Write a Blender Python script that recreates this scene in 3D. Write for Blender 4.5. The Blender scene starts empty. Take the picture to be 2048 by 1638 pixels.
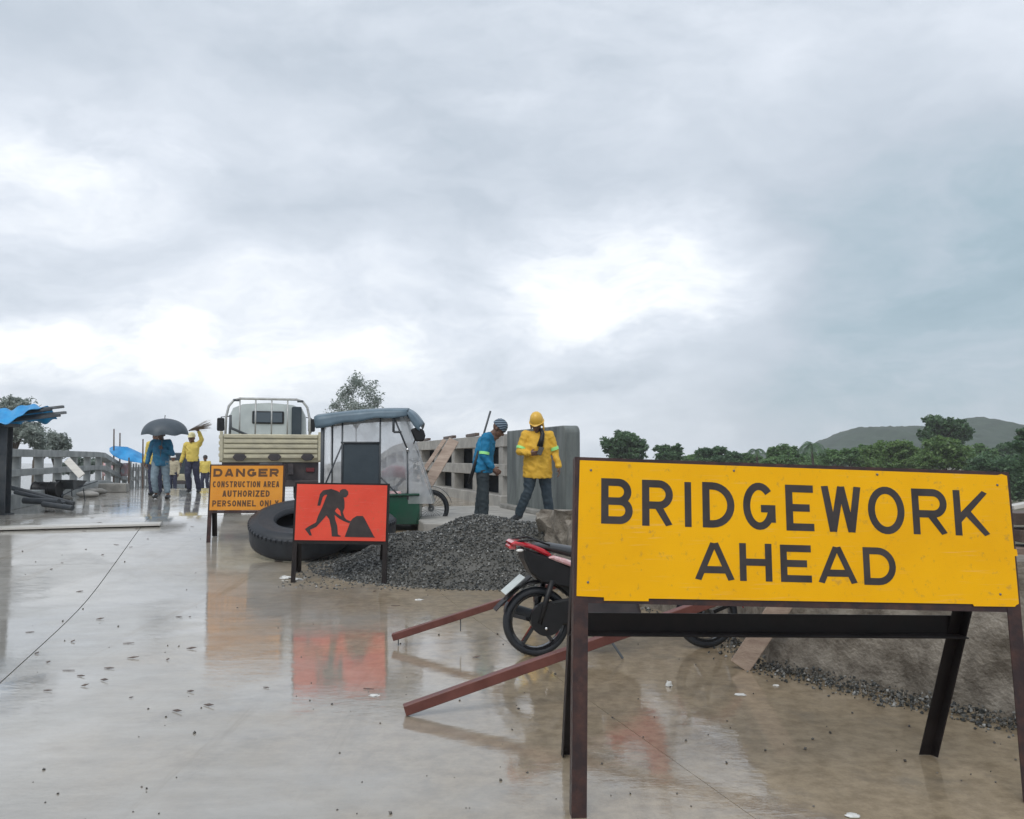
import bpy, bmesh, math, random
from mathutils import Vector, Matrix, noise

# ------------------------------------------------------------------ camera, world, sun, exposure
scene = bpy.context.scene
col = scene.collection
R = math.radians
FPX, EYE, PITCH = 1700.0, 1.55, math.atan(96 / 1700.0)

cam_d = bpy.data.cameras.new('camera')
cam = bpy.data.objects.new('camera', cam_d)
col.objects.link(cam)
cam.location = (0, 0, EYE)
cam.rotation_euler = (math.pi / 2 + PITCH, 0, 0)
cam_d.sensor_width = 36
cam_d.sensor_fit = 'HORIZONTAL'
cam_d.lens = 36 * FPX / 2048
cam_d.clip_start = 0.05
cam_d.clip_end = 8000
scene.camera = cam

scene.render.engine = 'CYCLES'
scene.cycles.use_denoising = True
scene.cycles.max_bounces = 6
scene.cycles.diffuse_bounces = 3
scene.cycles.glossy_bounces = 3
scene.cycles.transmission_bounces = 4
scene.cycles.transparent_max_bounces = 8
scene.cycles.volume_bounces = 1
scene.view_settings.view_transform = 'Standard'
scene.view_settings.look = 'None'
scene.view_settings.gamma = 1
scene.view_settings.exposure = 0.13
scene.view_settings.use_curve_mapping = False

SUN_EL, SUN_AZ = R(52), R(200)          # azimuth measured from +Y clockwise: behind the camera, a little to the left


def pix_dir(px, py):
    """direction from the lens through a point of the photograph"""
    f = Vector((0, math.cos(PITCH), math.sin(PITCH)))
    u = Vector((0, -math.sin(PITCH), math.cos(PITCH)))
    return f + Vector(((px - 1024) / FPX, 0, 0)) - u * ((py - 819) / FPX)


world = bpy.data.worlds.new('World')
scene.world = world
world.use_nodes = True


def build_sky():
    nt = world.node_tree
    nt.nodes.clear()
    N, L = nt.nodes.new, nt.links.new
    out = N('ShaderNodeOutputWorld')
    bg = N('ShaderNodeBackground')
    bg.inputs['Strength'].default_value = 0.1
    L(bg.outputs[0], out.inputs[0])
    tc = N('ShaderNodeTexCoord')
    sky = N('ShaderNodeTexSky')
    sky.sky_type = 'NISHITA'
    sky.sun_disc = False
    sky.sun_elevation = SUN_EL
    sky.sun_rotation = SUN_AZ

    def math_(op, a, b=None, c=None, clamp=False):
        n = N('ShaderNodeMath'); n.operation = op; n.use_clamp = clamp
        for i, v in enumerate((a, b, c)):
            if v is None: continue
            if isinstance(v, (int, float)): n.inputs[i].default_value = v
            else: L(v, n.inputs[i])
        return n.outputs[0]

    def vmath(op, a, b=None, out_i=0):
        n = N('ShaderNodeVectorMath'); n.operation = op
        for i, v in enumerate((a, b)):
            if v is None: continue
            if isinstance(v, (tuple, Vector)): n.inputs[i].default_value = v
            else: L(v, n.inputs[i])
        return n.outputs['Value'] if out_i else n.outputs[0]

    def noise_(vec, scale, detail, rough=0.55, dist=0.0):
        n = N('ShaderNodeTexNoise')
        n.inputs['Scale'].default_value = scale
        n.inputs['Detail'].default_value = detail
        n.inputs['Roughness'].default_value = rough
        n.inputs['Distortion'].default_value = dist
        L(vec, n.inputs['Vector'])
        return n.outputs['Fac'], n.outputs['Color']

    D = vmath('NORMALIZE', tc.outputs['Generated'])
    # warp so that the cloud edges are ragged
    _, wc = noise_(vmath('MULTIPLY', D, (1.0, 1.0, 1.9)), 3.2, 5, 0.55)
    warp = vmath('MULTIPLY', vmath('SUBTRACT', wc, (0.5, 0.5, 0.5)), (0.34, 0.34, 0.17))
    DW = vmath('ADD', D, warp)
    f1, _ = noise_(vmath('MULTIPLY', DW, (1.6, 1.6, 4.2)), 1.7, 7, 0.52)
    f2, _ = noise_(vmath('ADD', vmath('MULTIPLY', DW, (3.2, 3.2, 8.5)), (7.3, 1.2, 3.3)), 1.6, 6, 0.5)
    f3, _ = noise_(vmath('ADD', vmath('MULTIPLY', DW, (6, 6, 13)), (2.3, 5.2, 0.3)), 1.8, 6, 0.6)
    base = math_('ADD', math_('MULTIPLY', math_('SUBTRACT', f1, 0.5), 0.46),
                 math_('MULTIPLY', math_('SUBTRACT', f2, 0.5), 0.30))
    base = math_('ADD', base, math_('MULTIPLY', math_('SUBTRACT', f3, 0.5), 0.16))
    lum = math_('ADD', base, 0.70)

    tex = math_('MAXIMUM', math_('ADD', math_('MULTIPLY', math_('ADD', math_('SUBTRACT', f2, 0.5), math_('SUBTRACT', f3, 0.5)), 2.0), 0.95), 0.1)
    # thicker and thinner places of the cloud deck
    def blob(px, py, wx, wy, amount, soft=0.15):
        d0 = pix_dir(px, py).normalized()
        k = 1700.0
        diff = vmath('MULTIPLY', vmath('SUBTRACT', DW, tuple(d0)), (k / wx, k / max(wx, 300), k / wy))
        ln = vmath('LENGTH', diff, None, 1)
        n = N('ShaderNodeMapRange'); n.interpolation_type = 'SMOOTHSTEP'
        n.inputs['From Min'].default_value = soft; n.inputs['From Max'].default_value = 1.25
        n.inputs['To Min'].default_value = amount; n.inputs['To Max'].default_value = 0
        L(ln, n.inputs['Value'])
        return n.outputs[0]
    for b in ((220, 705, 800, 110, 0.28, 0.0), (30, 320, 330, 150, 0.14), (560, 620, 420, 110, 0.08),
              (1290, 545, 270, 170, 0.22, 0.0), (1150, 630, 300, 80, 0.16), (1420, 640, 300, 120, 0.06),
              (160, 110, 700, 150, -0.06), (400, 830, 1000, 120, 0.06), (1000, 800, 520, 150, 0.06), (620, 430, 620, 100, -0.05),
              (1930, 620, 520, 460, -0.22), (1650, 840, 620, 110, -0.06), (1550, 280, 420, 260, -0.04)):
        lum = math_('ADD', lum, math_('MULTIPLY', blob(*b), tex))
    lum = math_('MINIMUM', math_('MAXIMUM', lum, 0.30), 1.0)
    ramp = N('ShaderNodeValToRGB')
    cr = ramp.color_ramp
    cr.elements[0].position = 0.28; cr.elements[0].color = (0.27, 0.385, 0.455, 1)
    cr.elements[1].position = 1.0; cr.elements[1].color = (1.06, 1.09, 1.12, 1)
    for p, c in ((0.45, (0.385, 0.495, 0.57)), (0.60, (0.545, 0.61, 0.69)), (0.78, (0.755, 0.81, 0.89))):
        e = cr.elements.new(p); e.color = (*c, 1)
    L(lum, ramp.inputs[0])
    cl = vmath('MULTIPLY', ramp.outputs[0], (10.0, 10.0, 10.0))     # the Background works at 0.1
    mix = N('ShaderNodeMix'); mix.data_type = 'RGBA'
    mix.inputs[0].default_value = 0.95                               # cloud cover over the clear sky
    L(sky.outputs[0], mix.inputs[6]); L(cl, mix.inputs[7])
    L(mix.outputs[2], bg.inputs['Color'])


build_sky()
world.cycles.sampling_method = 'MANUAL'
world.cycles.sample_map_resolution = 512

sun_d = bpy.data.lights.new('sun', 'SUN')
sun_d.energy = 1.4
sun_d.angle = R(35)
sun_d.color = (1.0, 0.97, 0.93)
sun = bpy.data.objects.new('sun', sun_d)
col.objects.link(sun)
sdir = Vector((math.sin(SUN_AZ) * math.cos(SUN_EL), math.cos(SUN_AZ) * math.cos(SUN_EL), math.sin(SUN_EL)))
sun.rotation_euler = sdir.to_track_quat('Z', 'Y').to_euler()

# ------------------------------------------------------------------ helpers: places
RD = Vector((-0.296, 0.955, 0)).normalized()        # the way the road runs
RT = Vector((RD.y, -RD.x, 0))                       # to its right
RYAW = math.atan2(-RD.x, RD.y)


def zr_s(s):
    """height of the road surface: level, a ramp on to the bridge, a gentle crest"""
    k = 0.5
    a = k * math.log1p(math.exp(min(40, (s - 9.9) / k)))
    b = k * math.log1p(math.exp(min(40, (s - 15.7) / k)))
    z = 0.095 * (a - b)
    if s > 34: z -= 0.0007 * (s - 34) ** 2
    return z


def zr(x, y): return zr_s(x * RD.x + y * RD.y)
def st(s, t, z=None):
    p = RD * s + RT * t
    p.z = zr_s(s) if z is None else z
    return p


def P(px, py, Y):
    d = pix_dir(px, py)
    return Vector((0, 0, EYE)) + d * (Y / d.y)


def G(px, py):
    """where a point of the picture lies on the road"""
    d = pix_dir(px, py); o = Vector((0, 0, EYE)); t = 0.5
    while t < 80:
        p = o + d * t
        if p.z <= zr(p.x, p.y): break
        t += 0.02
    return Vector((p.x, p.y, zr(p.x, p.y)))


# ------------------------------------------------------------------ helpers: materials
def nodes_of(name):
    m = bpy.data.materials.new(name); m.use_nodes = True
    return m, m.node_tree.nodes, m.node_tree.links, m.node_tree.nodes['Principled BSDF']


def pm(name, c1, c2=None, scale=6.0, rough=0.5, rough2=None, metal=0.0, bump=0.0, bscale=40.0, coat=0.0,
       lo=0.35, hi=0.65, detail=6, stretch=(1, 1, 1), spec=0.5, sheen=0.0, coords='Object', trans=0.0):
    m, N, L, b = nodes_of(name)
    b.inputs['Base Color'].default_value = (*c1, 1)
    b.inputs['Roughness'].default_value = rough
    b.inputs['Metallic'].default_value = metal
    b.inputs['Coat Weight'].default_value = coat
    b.inputs['Coat Roughness'].default_value = 0.08
    b.inputs['Specular IOR Level'].default_value = spec
    tc = N.new('ShaderNodeTexCoord')
    mp = N.new('ShaderNodeMapping'); mp.inputs['Scale'].default_value = stretch
    L.new(tc.outputs[coords], mp.inputs['Vector'])
    if c2 is not None or rough2 is not None:
        n = N.new('ShaderNodeTexNoise'); n.inputs['Scale'].default_value = scale
        n.inputs['Detail'].default_value = detail; n.inputs['Roughness'].default_value = 0.62
        L.new(mp.outputs[0], n.inputs['Vector'])
        mr = N.new('ShaderNodeMapRange'); mr.inputs['From Min'].default_value = lo; mr.inputs['From Max'].default_value = hi
        L.new(n.outputs['Fac'], mr.inputs['Value'])
        if c2 is not None:
            mx = N.new('ShaderNodeMix'); mx.data_type = 'RGBA'
            mx.inputs[6].default_value = (*c1, 1); mx.inputs[7].default_value = (*c2, 1)
            L.new(mr.outputs[0], mx.inputs[0]); L.new(mx.outputs[2], b.inputs['Base Color'])
        if rough2 is not None:
            m2 = N.new('ShaderNodeMapRange'); m2.inputs['To Min'].default_value = rough; m2.inputs['To Max'].default_value = rough2
            L.new(mr.outputs[0], m2.inputs['Value']); L.new(m2.outputs[0], b.inputs['Roughness'])
    if bump:
        n2 = N.new('ShaderNodeTexNoise'); n2.inputs['Scale'].default_value = bscale
        n2.inputs['Detail'].default_value = 5
        L.new(mp.outputs[0], n2.inputs['Vector'])
        bp = N.new('ShaderNodeBump'); bp.inputs['Strength'].default_value = bump; bp.inputs['Distance'].default_value = 0.02
        L.new(n2.outputs['Fac'], bp.inputs['Height']); L.new(bp.outputs[0], b.inputs['Normal'])
    if trans:
        b.inputs['Transmission Weight'].default_value = trans
    return m


def leaf_mat(name, c1, c2):
    m, N, L, b = nodes_of(name)
    oi = N.new('ShaderNodeNewGeometry')
    tc = N.new('ShaderNodeTexCoord')
    n = N.new('ShaderNodeTexNoise'); n.inputs['Scale'].default_value = 0.9; n.inputs['Detail'].default_value = 3
    L.new(tc.outputs['Object'], n.inputs['Vector'])
    ad = N.new('ShaderNodeMath'); ad.operation = 'ADD'
    mu = N.new('ShaderNodeMath'); mu.operation = 'MULTIPLY_ADD'
    mu.inputs[1].default_value = 0.6; mu.inputs[2].default_value = -0.3
    L.new(oi.outputs['Random Per Island'], mu.inputs[0])
    L.new(mu.outputs[0], ad.inputs[0]); L.new(n.outputs['Fac'], ad.inputs[1])
    mr = N.new('ShaderNodeMapRange'); mr.inputs['From Min'].default_value = 0.25; mr.inputs['From Max'].default_value = 0.75
    L.new(ad.outputs[0], mr.inputs['Value'])
    mx = N.new('ShaderNodeMix'); mx.data_type = 'RGBA'
    mx.inputs[6].default_value = (*c1, 1); mx.inputs[7].default_value = (*c2, 1)
    L.new(mr.outputs[0], mx.inputs[0]); L.new(mx.outputs[2], b.inputs['Base Color'])
    b.inputs['Roughness'].default_value = 0.5
    # thin leaves let some light through
    tr = N.new('ShaderNodeBsdfTranslucent'); L.new(mx.outputs[2], tr.inputs['Color'])
    ms = N.new('ShaderNodeMixShader'); ms.inputs[0].default_value = 0.42
    o = [x for x in N if x.type == 'OUTPUT_MATERIAL'][0]
    L.new(b.outputs[0], ms.inputs[1]); L.new(tr.outputs[0], ms.inputs[2]); L.new(ms.outputs[0], o.inputs[0])
    return m


def road_mat():
    m, N, L, b = nodes_of('wet_concrete')
    geo = N.new('ShaderNodeNewGeometry')

    def ns(scale, detail, rough=0.55, stretch=(1, 1, 1), rot=0.0, dist=0.0):
        mp = N.new('ShaderNodeMapping'); mp.inputs['Scale'].default_value = stretch; mp.inputs['Rotation'].default_value = (0, 0, rot)
        L.new(geo.outputs['Position'], mp.inputs['Vector'])
        n = N.new('ShaderNodeTexNoise'); n.inputs['Scale'].default_value = scale; n.inputs['Detail'].default_value = detail
        n.inputs['Roughness'].default_value = rough; n.inputs['Distortion'].default_value = dist
        L.new(mp.outputs[0], n.inputs['Vector'])
        return n.outputs['Fac']

    def mr(v, a, bb, c=0.0, d=1.0, smooth=True):
        n = N.new('ShaderNodeMapRange')
        if smooth: n.interpolation_type = 'SMOOTHSTEP'
        n.inputs['From Min'].default_value = a; n.inputs['From Max'].default_value = bb
        n.inputs['To Min'].default_value = c; n.inputs['To Max'].default_value = d
        L.new(v, n.inputs['Value']); return n.outputs[0]

    def mth(op, a, bb):
        n = N.new('ShaderNodeMath'); n.operation = op
        for i, v in enumerate((a, bb)):
            if isinstance(v, (int, float)): n.inputs[i].default_value = v
            else: L.new(v, n.inputs[i])
        return n.outputs[0]

    def mixc(f, a, bb):
        n = N.new('ShaderNodeMix'); n.data_type = 'RGBA'
        L.new(f, n.inputs[0])
        for i, v in ((6, a), (7, bb)):
            if isinstance(v, tuple): n.inputs[i].default_value = (*v, 1)
            else: L.new(v, n.inputs[i])
        return n.outputs[2]
    sx = N.new('ShaderNodeSeparateXYZ'); L.new(geo.outputs['Position'], sx.inputs[0])
    # muddy silt lies on the right hand side of the road, ragged at its border
    tcoord = mth('ADD', mth('MULTIPLY', sx.outputs['X'], 0.955), mth('MULTIPLY', sx.outputs['Y'], 0.296))
    patch = ns(0.55, 5, 0.6)
    mud = mr(mth('ADD', tcoord, mth('MULTIPLY', patch, 6.5)), 1.9, 5.6)
    fine = ns(9, 8, 0.7)
    brush = ns(3.0, 6, 0.65, (0.6, 1.5, 1), -RYAW)
    cc = mixc(mr(brush, 0.3, 0.7), (0.27, 0.253, 0.22), (0.355, 0.336, 0.297))
    mc = mixc(mr(fine, 0.3, 0.7), (0.215, 0.164, 0.102), (0.365, 0.29, 0.192))
    cl = mixc(mud, cc, mc)
    # damp stains and the tracks that tyres have dragged along the road
    dark = mr(ns(1.7, 7, 0.65, (1, 1, 1), 0.4), 0.54, 0.70, 0.0, 0.45)
    cl = mixc(dark, cl, (0.13, 0.118, 0.098))
    track = mr(ns(1.1, 7, 0.7, (2.6, 0.16, 1), -RYAW), 0.55, 0.70, 0.0, 0.55)
    cl = mixc(track, cl, (0.20, 0.165, 0.115))
    speck = mr(ns(70, 3, 0.6), 0.66, 0.74, 0.0, 0.55)
    cl = mixc(speck, cl, (0.09, 0.08, 0.065))
    L.new(cl, b.inputs['Base Color'])
    b.inputs['Roughness'].default_value = 0.55
    b.inputs['Specular IOR Level'].default_value = 0.3
    # water film: standing puddles with irregular shores, thinner film between them
    pud = mr(ns(0.62, 7, 0.6, (1.0, 1.0, 1), 0.3, 0.4), 0.44, 0.56)
    L.new(mr(pud, 0, 1, 0.80, 1.0), b.inputs['Coat Weight'])
    b.inputs['Coat IOR'].default_value = 2.0
    L.new(mr(pud, 0, 1, 0.075, 0.012), b.inputs['Coat Roughness'])
    rip = ns(6.5, 5, 0.62, (0.7, 1.35, 1), 0.05)
    rip2 = ns(34, 3, 0.5, (0.6, 1.3, 1), 0.0)
    h = mth('ADD', rip, mth('MULTIPLY', rip2, 0.22))
    bp = N.new('ShaderNodeBump'); bp.inputs['Distance'].default_value = 0.006
    L.new(mr(pud, 0, 1, 0.40, 0.20), bp.inputs['Strength'])
    L.new(h, bp.inputs['Height'])
    L.new(bp.outputs[0], b.inputs['Coat Normal'])
    bp2 = N.new('ShaderNodeBump'); bp2.inputs['Strength'].default_value = 0.5; bp2.inputs['Distance'].default_value = 0.01
    L.new(fine, bp2.inputs['Height']); L.new(bp2.outputs[0], b.inputs['Normal'])
    return m


def sheet_mat(name, c1, c2):
    """reflective sheeting with faint waves, scratches and splashed mud"""
    m, N, L, b = nodes_of(name)
    tc = N.new('ShaderNodeTexCoord')
    def ns(sc, det, st=(1, 1, 1), ro=0.6):
        mp = N.new('ShaderNodeMapping'); mp.inputs['Scale'].default_value = st; mp.inputs['Rotation'].default_value = (0, 0.5 if st != (1, 1, 1) else 0, 0)
        L.new(tc.outputs['Object'], mp.inputs['Vector'])
        n = N.new('ShaderNodeTexNoise'); n.inputs['Scale'].default_value = sc; n.inputs['Detail'].default_value = det; n.inputs['Roughness'].default_value = ro
        L.new(mp.outputs[0], n.inputs['Vector']); return n.outputs['Fac']
    def mr(v, a, bb, c, d):
        n = N.new('ShaderNodeMapRange'); n.inputs['From Min'].default_value = a; n.inputs['From Max'].default_value = bb
        n.inputs['To Min'].default_value = c; n.inputs['To Max'].default_value = d; L.new(v, n.inputs['Value']); return n.outputs[0]
    def mx(f, a, bb):
        n = N.new('ShaderNodeMix'); n.data_type = 'RGBA'; L.new(f, n.inputs[0])
        for i, v in ((6, a), (7, bb)):
            if isinstance(v, tuple): n.inputs[i].default_value = (*v, 1)
            else: L.new(v, n.inputs[i])
        return n.outputs[2]
    c = mx(mr(ns(2.2, 5), 0.35, 0.65, 0, 1), c1, c2)
    c = mx(mr(ns(26, 6, ro=0.7), 0.585, 0.70, 0, 0.42), c, (0.24, 0.16, 0.07))
    c = mx(mr(ns(30, 3, (0.12, 1, 3.5)), 0.61, 0.72, 0, 0.25), c, tuple(min(1, x * 0.6 + 0.25) for x in c1))
    L.new(c, b.inputs['Base Color'])
    L.new(mr(ns(5, 5), 0.3, 0.7, 0.34, 0.55), b.inputs['Roughness'])
    b.inputs['Specular IOR Level'].default_value = 0.18
    bp = N.new('ShaderNodeBump'); bp.inputs['Strength'].default_value = 0.12; bp.inputs['Distance'].default_value = 0.02
    L.new(ns(4, 3), bp.inputs['Height']); L.new(bp.outputs[0], b.inputs['Normal'])
    return m


def gravel_mat():
    m, N, L, b = nodes_of('crushed_gravel')
    g = N.new('ShaderNodeNewGeometry'); r = N.new('ShaderNodeValToRGB'); e = r.color_ramp.elements
    e[0].position = 0.0; e[0].color = (0.022, 0.024, 0.023, 1); e[1].position = 1.0; e[1].color = (0.30, 0.30, 0.285, 1)
    for p, c in ((0.4, (0.05, 0.054, 0.052)), (0.65, (0.088, 0.083, 0.07)), (0.88, (0.14, 0.14, 0.13))):
        x = e.new(p); x.color = (*c, 1)
    L.new(g.outputs['Random Per Island'], r.inputs[0]); L.new(r.outputs[0], b.inputs['Base Color'])
    b.inputs['Roughness'].default_value = 0.35
    return m


M = {}
M['road'] = road_mat()
M['joint'] = pm('joint_filler', (0.07, 0.064, 0.055), (0.16, 0.145, 0.12), 5, 0.4)
M['concrete'] = pm('weathered_concrete', (0.30, 0.29, 0.265), (0.19, 0.185, 0.17), 3.5, 0.55, 0.8, bump=0.5, bscale=22)
M['concrete_pale'] = pm('pale_concrete', (0.40, 0.385, 0.35), (0.27, 0.26, 0.24), 2.5, 0.6, 0.8, bump=0.4, bscale=18)
M['concrete_rail'] = pm('railing_concrete', (0.34, 0.355, 0.35), (0.21, 0.225, 0.225), 2.0, 0.6, 0.8, bump=0.3, bscale=18)
M['concrete_panel'] = pm('damp_concrete_panel', (0.165, 0.185, 0.175), (0.085, 0.10, 0.10), 1.6, 0.5, 0.7, bump=0.35, bscale=20, stretch=(2.2, 2.2, 0.5))
M['rough_wall'] = pm('rough_cast_concrete', (0.29, 0.258, 0.212), (0.105, 0.088, 0.068), 6, 0.4, 0.75, bump=0.8, bscale=34, detail=11)
M['dark_back'] = pm('dark_bay_backing', (0.012, 0.016, 0.021), (0.022, 0.026, 0.032), 3, 0.7, spec=0.1)  # near-black backing that stands in for the darkness of the railing bays
M['earth'] = pm('bare_earth', (0.12, 0.10, 0.07), (0.07, 0.075, 0.04), 0.6, 0.9)
M['gravel'] = gravel_mat()
M['pebble'] = pm('dark_pebble', (0.05, 0.045, 0.04), (0.11, 0.10, 0.085), 20, 0.4)
M['yellow_sheet'] = sheet_mat('yellow_sign_sheet', (0.84, 0.43, 0.0), (0.78, 0.385, 0.0))
M['orange_sheet'] = sheet_mat('orange_sign_sheet', (0.72, 0.31, 0.045), (0.64, 0.25, 0.03))
M['red_sheet'] = sheet_mat('red_sign_sheet', (0.74, 0.085, 0.05), (0.67, 0.068, 0.04))
M['sign_black'] = pm('sign_black', (0.034, 0.029, 0.029), (0.052, 0.044, 0.042), 8, 0.45, spec=0.25)
M['sign_brown'] = pm('faded_sign_print', (0.085, 0.034, 0.008), (0.12, 0.05, 0.012), 20, 0.5)
M['angle_iron'] = pm('brown_painted_angle_iron', (0.028, 0.016, 0.016), (0.075, 0.034, 0.026), 14, 0.35, 0.6, lo=0.42, hi=0.72, bump=0.1, bscale=60, spec=0.35)
M['angle_dark'] = pm('dark_angle_iron', (0.010, 0.008, 0.008), (0.022, 0.017, 0.016), 7, 0.4, 0.6, spec=0.25)
M['red_oxide'] = pm('red_oxide_tube', (0.095, 0.026, 0.019), (0.15, 0.05, 0.038), 6, 0.3, 0.5, bump=0.08, bscale=70)
M['steel'] = pm('dull_steel', (0.20, 0.21, 0.215), (0.13, 0.13, 0.13), 9, 0.35, 0.55, metal=0.7)
M['dark_steel'] = pm('dark_steel', (0.045, 0.055, 0.065), (0.075, 0.08, 0.085), 7, 0.4, 0.6)
M['galv'] = pm('light_galvanised_tube', (0.50, 0.51, 0.50), (0.36, 0.36, 0.35), 8, 0.35, 0.5, metal=0.3)
M['rubber'] = pm('tyre_rubber', (0.014, 0.017, 0.022), (0.028, 0.032, 0.038), 12, 0.38, 0.6, spec=0.4, bump=0.1, bscale=50)
M['black'] = pm('black_plastic', (0.008, 0.009, 0.010), (0.014, 0.014, 0.016), 10, 0.35, 0.5, spec=0.35)
M['gloss_black'] = pm('gloss_black', (0.010, 0.011, 0.013), None, 8, 0.18, coat=0.6)
M['bike_red'] = pm('red_bodywork', (0.50, 0.018, 0.03), None, 5, 0.2, coat=0.8)
M['bike_white'] = pm('pale_bodywork', (0.72, 0.55, 0.55), (0.62, 0.35, 0.36), 12, 0.25, coat=0.6, lo=0.45, hi=0.55)
M['lens_red'] = pm('red_lens', (0.55, 0.06, 0.06), None, 5, 0.15, coat=0.8)
M['lens_dim'] = pm('dim_red_lens', (0.16, 0.03, 0.035), None, 5, 0.3)
M['lens_white'] = pm('white_lens', (0.75, 0.75, 0.72), None, 5, 0.12, coat=0.8)
M['plate'] = pm('number_plate', (0.62, 0.66, 0.64), (0.5, 0.55, 0.53), 20, 0.35)
M['chrome'] = pm('chrome', (0.6, 0.6, 0.6), None, 5, 0.15, metal=1.0)
M['seat_vinyl'] = pm('seat_vinyl', (0.028, 0.03, 0.034), None, 5, 0.38, bump=0.1, bscale=90)
M['truck_white'] = pm('truck_white_paint', (0.60, 0.655, 0.645), (0.50, 0.55, 0.545), 2.5, 0.3, 0.45, coat=0.3)
M['truck_cream'] = pm('cream_tailgate_paint', (0.56, 0.52, 0.37), (0.42, 0.39, 0.29), 4, 0.45, 0.6, bump=0.1, bscale=25, stretch=(1, 1, 2.5))
M['dirty_black'] = pm('dirty_chassis', (0.035, 0.033, 0.038), (0.07, 0.058, 0.06), 5, 0.5, 0.7)
M['glass_dark'] = pm('dark_glass', (0.03, 0.055, 0.075), None, 5, 0.06, coat=1.0)
M['canopy'] = pm('blue_grey_canvas', (0.13, 0.19, 0.235), (0.09, 0.135, 0.17), 4, 0.4, 0.55, bump=0.3, bscale=7)
M['dark_panel'] = pm('dark_teal_vinyl', (0.026, 0.040, 0.052), (0.036, 0.052, 0.064), 4, 0.4, bump=0.08, bscale=30)
M['green_paint'] = pm('dark_green_paint', (0.010, 0.075, 0.042), (0.016, 0.055, 0.036), 4, 0.3, 0.45, coat=0.3)
M['wood'] = pm('old_wood', (0.26, 0.185, 0.15), (0.16, 0.115, 0.092), 5, 0.55, 0.75, bump=0.3, bscale=30, stretch=(0.6, 4, 4))
M['wood_pink'] = pm('pinkish_lumber', (0.42, 0.325, 0.255), (0.28, 0.205, 0.16), 3, 0.5, 0.7, bump=0.3, bscale=25, stretch=(0.5, 5, 5))
M['wood_dark'] = pm('dark_wet_lumber', (0.075, 0.05, 0.04), (0.13, 0.09, 0.07), 5, 0.45, 0.65, bump=0.3, bscale=25, stretch=(0.5, 4, 4))
M['wood_pale'] = pm('pale_wet_board', (0.62, 0.60, 0.55), (0.50, 0.48, 0.44), 3, 0.25, 0.4, stretch=(0.5, 4, 4))
M['tarp'] = pm('blue_tarpaulin', (0.008, 0.30, 0.64), (0.008, 0.22, 0.52), 5, 0.32, 0.45, bump=0.5, bscale=6)
M['umbrella'] = pm('dark_umbrella_cloth', (0.045, 0.06, 0.075), (0.06, 0.078, 0.095), 6, 0.5)
M['skin'] = pm('skin', (0.16, 0.085, 0.055), (0.12, 0.06, 0.04), 14, 0.5)
M['hair'] = pm('black_hair', (0.012, 0.010, 0.010), None, 5, 0.45)
M['blue_shirt'] = pm('blue_shirt_cloth', (0.004, 0.185, 0.36), (0.004, 0.145, 0.29), 7, 0.75, bump=0.9, bscale=9)
M['blue_shirt2'] = pm('dull_blue_shirt_cloth', (0.008, 0.17, 0.30), (0.03, 0.12, 0.22), 6, 0.75, bump=0.9, bscale=9)
M['yellow_shirt'] = pm('yellow_shirt_cloth', (0.74, 0.44, 0.045), (0.64, 0.36, 0.03), 7, 0.75, bump=0.9, bscale=9)
M['pale_yellow_shirt'] = pm('faded_yellow_shirt_cloth', (0.68, 0.53, 0.12), (0.58, 0.44, 0.09), 7, 0.75, bump=0.8, bscale=9)
M['beige_shirt'] = pm('beige_shirt_cloth', (0.42, 0.37, 0.26), None, 7, 0.8, bump=0.8, bscale=9)
M['jeans'] = pm('dark_jeans', (0.020, 0.036, 0.052), (0.034, 0.052, 0.066), 8, 0.75, bump=0.8, bscale=8)
M['navy'] = pm('navy_trousers', (0.022, 0.026, 0.055), (0.035, 0.038, 0.07), 8, 0.75, bump=0.8, bscale=8)
M['dark_cloth'] = pm('dark_trousers', (0.017, 0.027, 0.033), (0.026, 0.038, 0.044), 8, 0.75, bump=0.8, bscale=8)
M['grey_trousers'] = pm('grey_blue_trousers', (0.22, 0.29, 0.34), (0.16, 0.215, 0.26), 6, 0.75, bump=0.9, bscale=8)
M['lime'] = pm('lime_reflective_band', (0.35, 0.85, 0.28), None, 5, 0.4)
M['helmet_yellow'] = pm('yellow_helmet', (0.72, 0.44, 0.06), (0.66, 0.38, 0.05), 5, 0.35)
M['helmet_white'] = pm('white_helmet', (0.75, 0.76, 0.75), None, 5, 0.35)
M['cap_pale'] = pm('pale_yellow_cap', (0.70, 0.64, 0.36), None, 5, 0.6)
M['boot'] = pm('rubber_boot', (0.018, 0.02, 0.024), None, 5, 0.35)
M['broom'] = pm('broom_straw', (0.16, 0.115, 0.085), (0.24, 0.18, 0.13), 30, 0.7)
M['white_plastic'] = pm('white_plastic_litter', (0.72, 0.72, 0.69), (0.58, 0.57, 0.54), 18, 0.4, bump=0.6, bscale=30)
M['banner'] = None
M['hill'] = pm('wooded_hill', (0.030, 0.058, 0.034), (0.012, 0.030, 0.020), 0.12, 0.9, bump=1.0, bscale=0.35, coords='Object')
M['bark'] = pm('bark', (0.09, 0.07, 0.055), (0.05, 0.04, 0.03), 6, 0.85, bump=0.6, bscale=12)
M['leaf_dark'] = leaf_mat('dark_leaves', (0.05, 0.108, 0.055), (0.135, 0.235, 0.11))
M['leaf_mid'] = leaf_mat('mid_green_leaves', (0.075, 0.155, 0.058), (0.18, 0.31, 0.11))
M['leaf_light'] = leaf_mat('light_green_leaves', (0.085, 0.165, 0.05), (0.19, 0.30, 0.095))
M['leaf_grey'] = leaf_mat('grey_green_leaves', (0.13, 0.175, 0.15), (0.26, 0.31, 0.27))
M['leaf_hazed'] = leaf_mat('haze_paled_leaves', (0.22, 0.265, 0.235), (0.38, 0.42, 0.38))  # haze over the left and middle trees put into the leaf colour


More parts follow.
